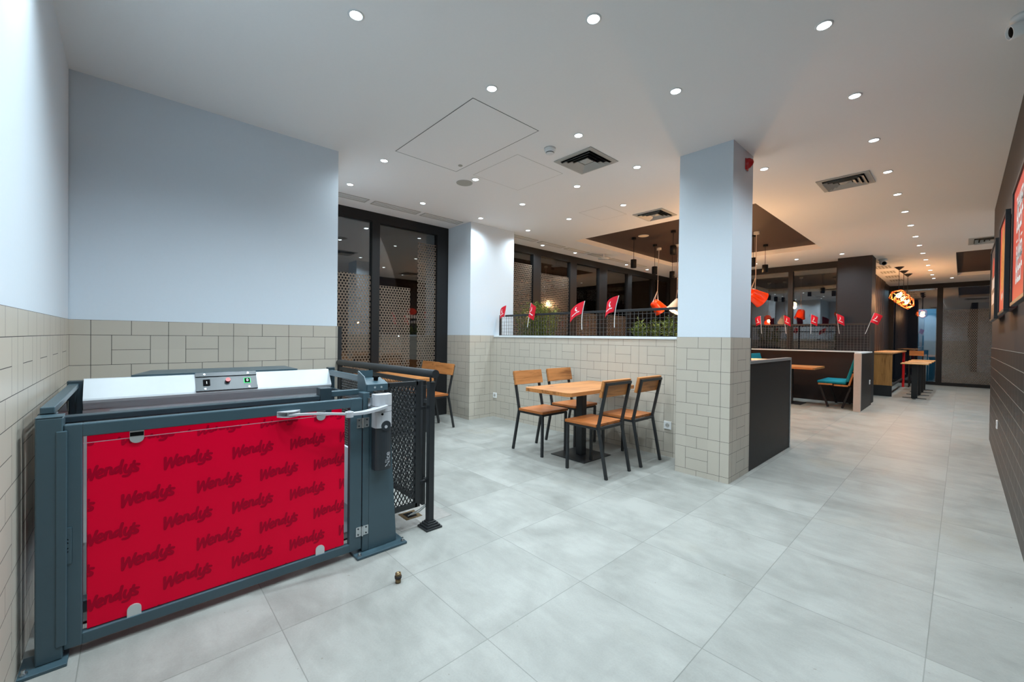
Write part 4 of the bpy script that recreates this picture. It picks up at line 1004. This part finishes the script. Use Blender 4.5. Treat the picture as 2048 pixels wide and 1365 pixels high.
link('shaft', B(-1.386, -1.340, 4.270, 4.30, 1.043, 1.58, bev=0.002), m_black, t)
mesh_rail(-4.6, -1.20, 10.64, 1.045, 1.60, 'black square mesh railing on the far dark partition below the black column', 0.052, (-2.6,))

# ---- flags
def flag(x, y, zb, zt, lean, s, fw, fh, label, curl=0.03, bend=0.0):
    """white stick with a red pennant; lean = sideways offset of the stick top"""
    t = thing('paper_flag', label, 'flag', (x, y, zb), 'red flags on white sticks')
    n_ = 8; pts = []
    for i in range(n_+1):
        k = i/n_; pts.append(Vector((x + lean*k + bend*math.sin(PI*k), y-0.012, zb+(zt-zb)*k)))
    link('stick', MB().tube(pts, 0.0045, 8), m_whitetrim, t)
    top = pts[-1]; d = (pts[-1]-pts[-3]).normalized(); u = Vector((s, 0, -0.28)).normalized(); b = MB(); nx, nz = 8, 5
    def P(i, j, e=0.0):
        a, c = fw*i/nx, fh*j/nz
        return top - d*c + u*a*(1-0.12*j/nz) + Vector((0, -curl*math.sin(a/fw*2.6+0.4*j/nz) - e, -0.25*a*a/fw))
    vs = [P(i, j) for j in range(nz+1) for i in range(nx+1)]
    b.raw(vs, [(j*(nx+1)+i, j*(nx+1)+i+1, (j+1)*(nx+1)+i+1, (j+1)*(nx+1)+i) for j in range(nz) for i in range(nx)], 0, True)
    cl = link('cloth', b, m_flag, t)
    w_ = MB()
    def Q(a, c, e=0.0):
        i, j = (a+0.5)*nx, (0.5-c)*nz
        return P(i, j, 0.0014+e)
    for side in (1,):
        w_.stroke([(-0.28, -0.22), (-0.1, -0.2), (0.1, -0.22), (0.28, -0.2)], 0.07, lambda a, c, l: Q(a, c, l))
        w_.stroke([(-0.10, -0.06), (0.02, 0.10), (0.0, 0.24)], 0.09, lambda a, c, l: Q(a, c, l))
    link('white_print', w_, m_flagprint, cl)
flag(-4.78, 4.225, 1.42, 1.725, 0.07, -1, 0.13, 0.17, 'red flag drooping against the white pilaster, leftmost on the half wall railing')
flag(-4.255, 4.225, 1.385, 1.735, 0.07, 1, 0.12, 0.20, 'red flag beside the bamboo leaves, second from left on the half wall railing')
flag(-3.27, 4.225, 1.345, 1.71, 0.04, -1, 0.22, 0.17, 'red flag spread wide with white print, middle of the half wall railing', 0.03, -0.02)
flag(-2.79, 4.225, 1.37, 1.745, 0.055, -1, 0.15, 0.20, 'red flag nearest the orange bucket pendant on the half wall railing', 0.05, -0.02)
for x, s, lb, ln in ((-3.10, -1, 'first right of the white pillar', -0.03), (-2.62, 1, 'second right of the white pillar', -0.05), (-2.17, 1, 'third right of the white pillar, middle', 0.0), (-1.69, 1, 'in front of the black column', -0.05), (-1.285, 1, 'right end, leaning right', 0.13)):
    flag(x, 10.62, 1.39, 1.80, ln, s, 0.13 if s > 0 else 0.11, 0.19, 'red flag on the far mesh railing, ' + lb, 0.05)

# ---- plants in planters behind the half wall
def plant(x, y, w, zt, n, label, m=None, mats=(m_leaf, m_leafdark)):
    t = thing('potted_bamboo', label, 'plant', (x, y, 0), 'green plants behind the half wall')
    link('planter', B(x-w*0.5, x+w*0.5, y-0.16, y+0.16, 0.0, 1.02, bev=0.01), m_laminate, t)
    st = MB(); lf = MB(); rnd = random.Random(int(x*100))
    for i in range(n):
        bx_, by_ = x+rnd.uniform(-w*0.42, w*0.42), y+rnd.uniform(-0.12, 0.12); hh = zt - abs(bx_-x)/w*0.30 - rnd.uniform(0, 0.12)
        tx, ty = bx_+rnd.uniform(-0.10, 0.10)+(bx_-x)*0.4, by_+rnd.uniform(-0.08, 0.10)
        st.tube([(bx_, by_, 1.0), ((bx_+tx)/2, (by_+ty)/2, (1.0+hh)/2+0.03), (tx, ty, hh)], 0.0022, 5)
        for j in range(44):
            k = rnd.uniform(0.25, 1.0); p = Vector((bx_+(tx-bx_)*k, by_+(ty-by_)*k, 1.0+(hh-1.0)*k))
            an = rnd.uniform(0, 2*PI); el = rnd.uniform(-0.2, 0.9); L = rnd.uniform(0.05, 0.10)
            d = Vector((math.cos(an)*math.cos(el), math.sin(an)*math.cos(el), math.sin(el))); sd = d.cross(Vector((0, 0, 1))).normalized()*0.006
            lf.face([p, p+d*L*0.4+sd, p+d*L+Vector((0, 0, -0.012)), p+d*L*0.4-sd], 0 if rnd.random() < 0.6 else 1)
    link('stems', st, m_leafdark, t); link('leaves', lf, list(mats), t)
plant(-4.80, 4.98, 0.64, 1.86, 60, 'tall feathery bamboo plant behind the left end of the half wall railing')
plant(-2.56, 4.90, 0.60, 1.56, 40, 'lower feathery plant behind the railing, next to the white pillar')

# ---- sockets
def socket(p, axis, s, label, m=m_whiteplastic):
    t = thing('wall_socket', label, 'socket', p, 'white wall sockets'); x, y, z = p; h = 0.041
    def A(a, c, d): return (x+a, y+s*d, z+c) if axis == 1 else (x+s*d, y+a, z+c)
    b = MB(); q = [(-h, -h), (h, -h), (h, h), (-h, h)]; b.prism(q, lambda a, c: A(a, c, 0.0005), lambda a, c: A(a*0.97, c*0.97, 0.010)); link('cover_plate', b, m, t)
    b = MB(); cc = [(0.0225*math.cos(k*PI/12), 0.0225*math.sin(k*PI/12)) for k in range(24)]; b.prism(cc, lambda a, c: A(a, c, 0.010), lambda a, c: A(a, c, 0.0112)); w_ = link('socket_well', b, m_grille, t)
    b = MB()
    for k in (-1, 1):
        b.prism([(k*0.0095+0.003*math.cos(j*PI/6), 0.003*math.sin(j*PI/6)) for j in range(12)], lambda a, c: A(a, c, 0.0112), lambda a, c: A(a, c, 0.0118))
    link('contact_holes', b, m_darkhole, w_)
socket((-2.087, 4.17, 0.331), 1, -1, 'white wall socket low on the tiled half wall next to the pillar')
socket((-4.905, 4.17, 0.333), 1, -1, 'white wall socket low in the tiled corner beside the pilaster')
socket((0.257, 6.42, 0.42), 0, -1, 'white wall socket low on the black glazed brick wall')
socket((-1.19, 10.45, 0.46), 0, 1, 'white wall socket on the far partition return facing the aisle')

# ================================================================== POSTERS
def poster(y0, y1, z0, z1, label, kind):
    t = thing('poster_lightbox', label, 'poster', (0.23, (y0+y1)/2, z0), 'framed posters on the dark wall')
    xf = 0.200
    link('wall_box', B(xf+0.022, 0.2615, y0+0.05, y1-0.02, z0+0.03, z1-0.03, bev=0.002), plain('dark_red_box', (92, 20, 30), 0.5), t)
    fr = MB(); e = 0.022
    fr.box(xf-0.004, xf+0.022, y0, y1, z1-e, z1, bev=0.002).box(xf-0.004, xf+0.022, y0, y1, z0, z0+e, bev=0.002).box(xf-0.004, xf+0.022, y0, y0+e, z0+e, z1-e, bev=0.002).box(xf-0.004, xf+0.022, y1-e, y1, z0+e, z1-e, bev=0.002)
    link('frame', fr, m_black, t)
    b = MB(); b.box(xf+0.004, xf+0.02, y0+e, y1-e, z0+e, z1-e)
    cy = (y0+y1)/2; W_ = (y1-y0); x_ = xf+0.0032; mats = [m_posterred, m_postertext]
    # seen from the room: left is far (+y)
    if kind == 0:
        for s_, zz, sz in (('THAWED', 0.745, 0.115), ('BEEF', 0.575, 0.215), ('IS', 0.475, 0.085), ('FLAWED', 0.345, 0.115), ('BEEF', 0.165, 0.215)):
            b.text(s_, sz, lambda a, c: Vector((x_, cy - a, z0+(z1-z0)*zz + c)), 1, 0.004, 0.86 if sz > 0.2 else 0.78)
        for sg in (-1, 1): b.stroke([(sg*0.09, 0), (sg*0.17, 0)], 0.012, lambda a, c, l: Vector((x_-l, cy-a, z0+(z1-z0)*0.50+c)), 1)
    elif kind == 1:
        mats = [m_posterred, m_postertext, m_food]; rnd = random.Random(4); pts = []
        for k in range(26):
            an = 2*PI*k/26; r = 1+rnd.uniform(-0.12, 0.12); pts.append((0.20*r*math.cos(an), 0.05+0.25*r*math.sin(an)))
        b.face([Vector((x_, cy-a, (z0+z1)/2+c)) for a, c in pts], 2)
        b.stroke([(-0.1, 0.0), (-0.05, 0.03), (0.0, -0.01), (0.05, 0.03), (0.1, 0.0)], 0.02, lambda a, c, l: Vector((x_-0.0003-l, cy-a, z0+0.12+c)), 1)
    else:
        mats = [m_posterdark, m_postertext, m_posterred]
        b.face([Vector((x_, cy-0.16*math.cos(2*PI*k/24), z0+0.52+0.10*math.sin(2*PI*k/24))) for k in range(24)], 2)
        rnd = random.Random(9)
        for zz in (0.31, 0.16):      # the two white lines are too small to read in the photo
            for k in range(5):
                a0 = -0.20+0.083*k; b.face([Vector((x_, cy-a, z0+zz+c)) for a, c in ((a0, 0), (a0+0.062, 0.0), (a0+0.066, 0.11-rnd.uniform(0, 0.012)), (a0+0.006, 0.11))], 1)
    link('print', b, mats, t)
poster(3.14, 3.97, 1.465, 2.17, 'red poster with white words about thawed beef, nearest on the dark wall', 0)
poster(4.55, 5.25, 1.465, 2.19, 'red poster with an orange food picture, middle of the three on the dark wall', 1)
poster(5.85, 6.75, 1.465, 2.21, 'dark poster with two white lines of lettering, farthest on the dark wall', 2)

# ================================================================== BAR AT THE FAR END
t = thing('bar_counter', 'high knotty wood bar counter with black plinth and red leg in the far passage', 'bar counter', (-1.2, 13.9, 0))
link('end_panel', B(-1.42, -1.055, 12.65, 12.69, 0.245, 0.965), m_knotty, t); link('plinth', B(-1.42, -1.055, 12.645, 12.69, 0.0, 0.244), m_black, t)
link('countertop', B(-1.47, -1.04, 12.63, 15.95, 0.966, 1.0, bev=0.003), wood('counter_wood', (196, 148, 98), (160, 112, 66), 1), t)
link('red_leg', B(-1.10, -1.05, 15.60, 15.68, 0.0, 0.965, bev=0.004), m_redmetal, t)
link('foot_rail', B(-1.12, -1.08, 12.70, 15.60, 0.20, 0.24, bev=0.003), m_black, t)
link('rear_rail', B(-1.45, -1.40, 12.70, 15.9, 0.85, 0.95), m_black, t)
t0 = thing('bar_stool', 'black pedestal bar stool with pine seat, nearest in the row at the far bar counter', 'stool', (-0.69, 12.72, 0), 'black bar stools at the counter')
x, y = -0.69, 12.72
link('base_plate', B(x-0.19, x+0.19, y-0.03, y+0.03, 0.0, 0.012, bev=0.002).box(x-0.03, x+0.03, y-0.19, y+0.19, 0.0, 0.012, bev=0.002), m_black, t0)
link('column', B(x-0.05, x+0.05, y-0.035, y+0.035, 0.012, 0.745, bev=0.004), m_black, t0)
link('seat', B(x-0.22, x+0.22, y-0.19, y-0.07, 0.752, 0.775, bev=0.003).box(x-0.22, x+0.22, y-0.06, y+0.06, 0.752, 0.775, bev=0.003).box(x-0.22, x+0.22, y+0.07, y+0.19, 0.752, 0.775, bev=0.003), wood('slat_wood', (206, 158, 100), (170, 120, 70), 0), t0)
link('seat_bracket', B(x-0.10, x+0.10, y-0.18, y+0.18, 0.745, 0.752), m_black, t0)
dup(t0, (-0.68, 13.55, 0), 0, 'black pedestal bar stool with pine seat, second in the row at the far bar counter')
dup(t0, (-0.67, 14.35, 0), 0, 'black pedestal bar stool with pine seat, third in the row at the far bar counter')
dup(t0, (-0.67, 15.15, 0), 0, 'black pedestal bar stool with pine seat, last in the row at the far bar counter')
# end chair with a plank back
t = thing('bar_chair', 'high chair with a pine plank backrest at the far end of the bar counter', 'chair', (-0.80, 15.9, 0))
link('backrest', B(-0.99, -0.70, 16.05, 16.08, 0.86, 1.0, bev=0.003), m_pine_x, t)
b = MB()
for xx in (-0.97, -0.72): b.tube([(xx, 16.09, 0.0), (xx, 16.09, 0.98)], 0.012, square=True).tube([(xx, 15.72, 0.0), (xx, 15.72, 0.65)], 0.012, square=True)
link('frame', b, m_black, t); link('seat', B(-0.99, -0.70, 15.70, 16.07, 0.651, 0.675, bev=0.003), m_seat, t)

for o in bpy.data.objects:
    if '_o' in o: del o['_o']
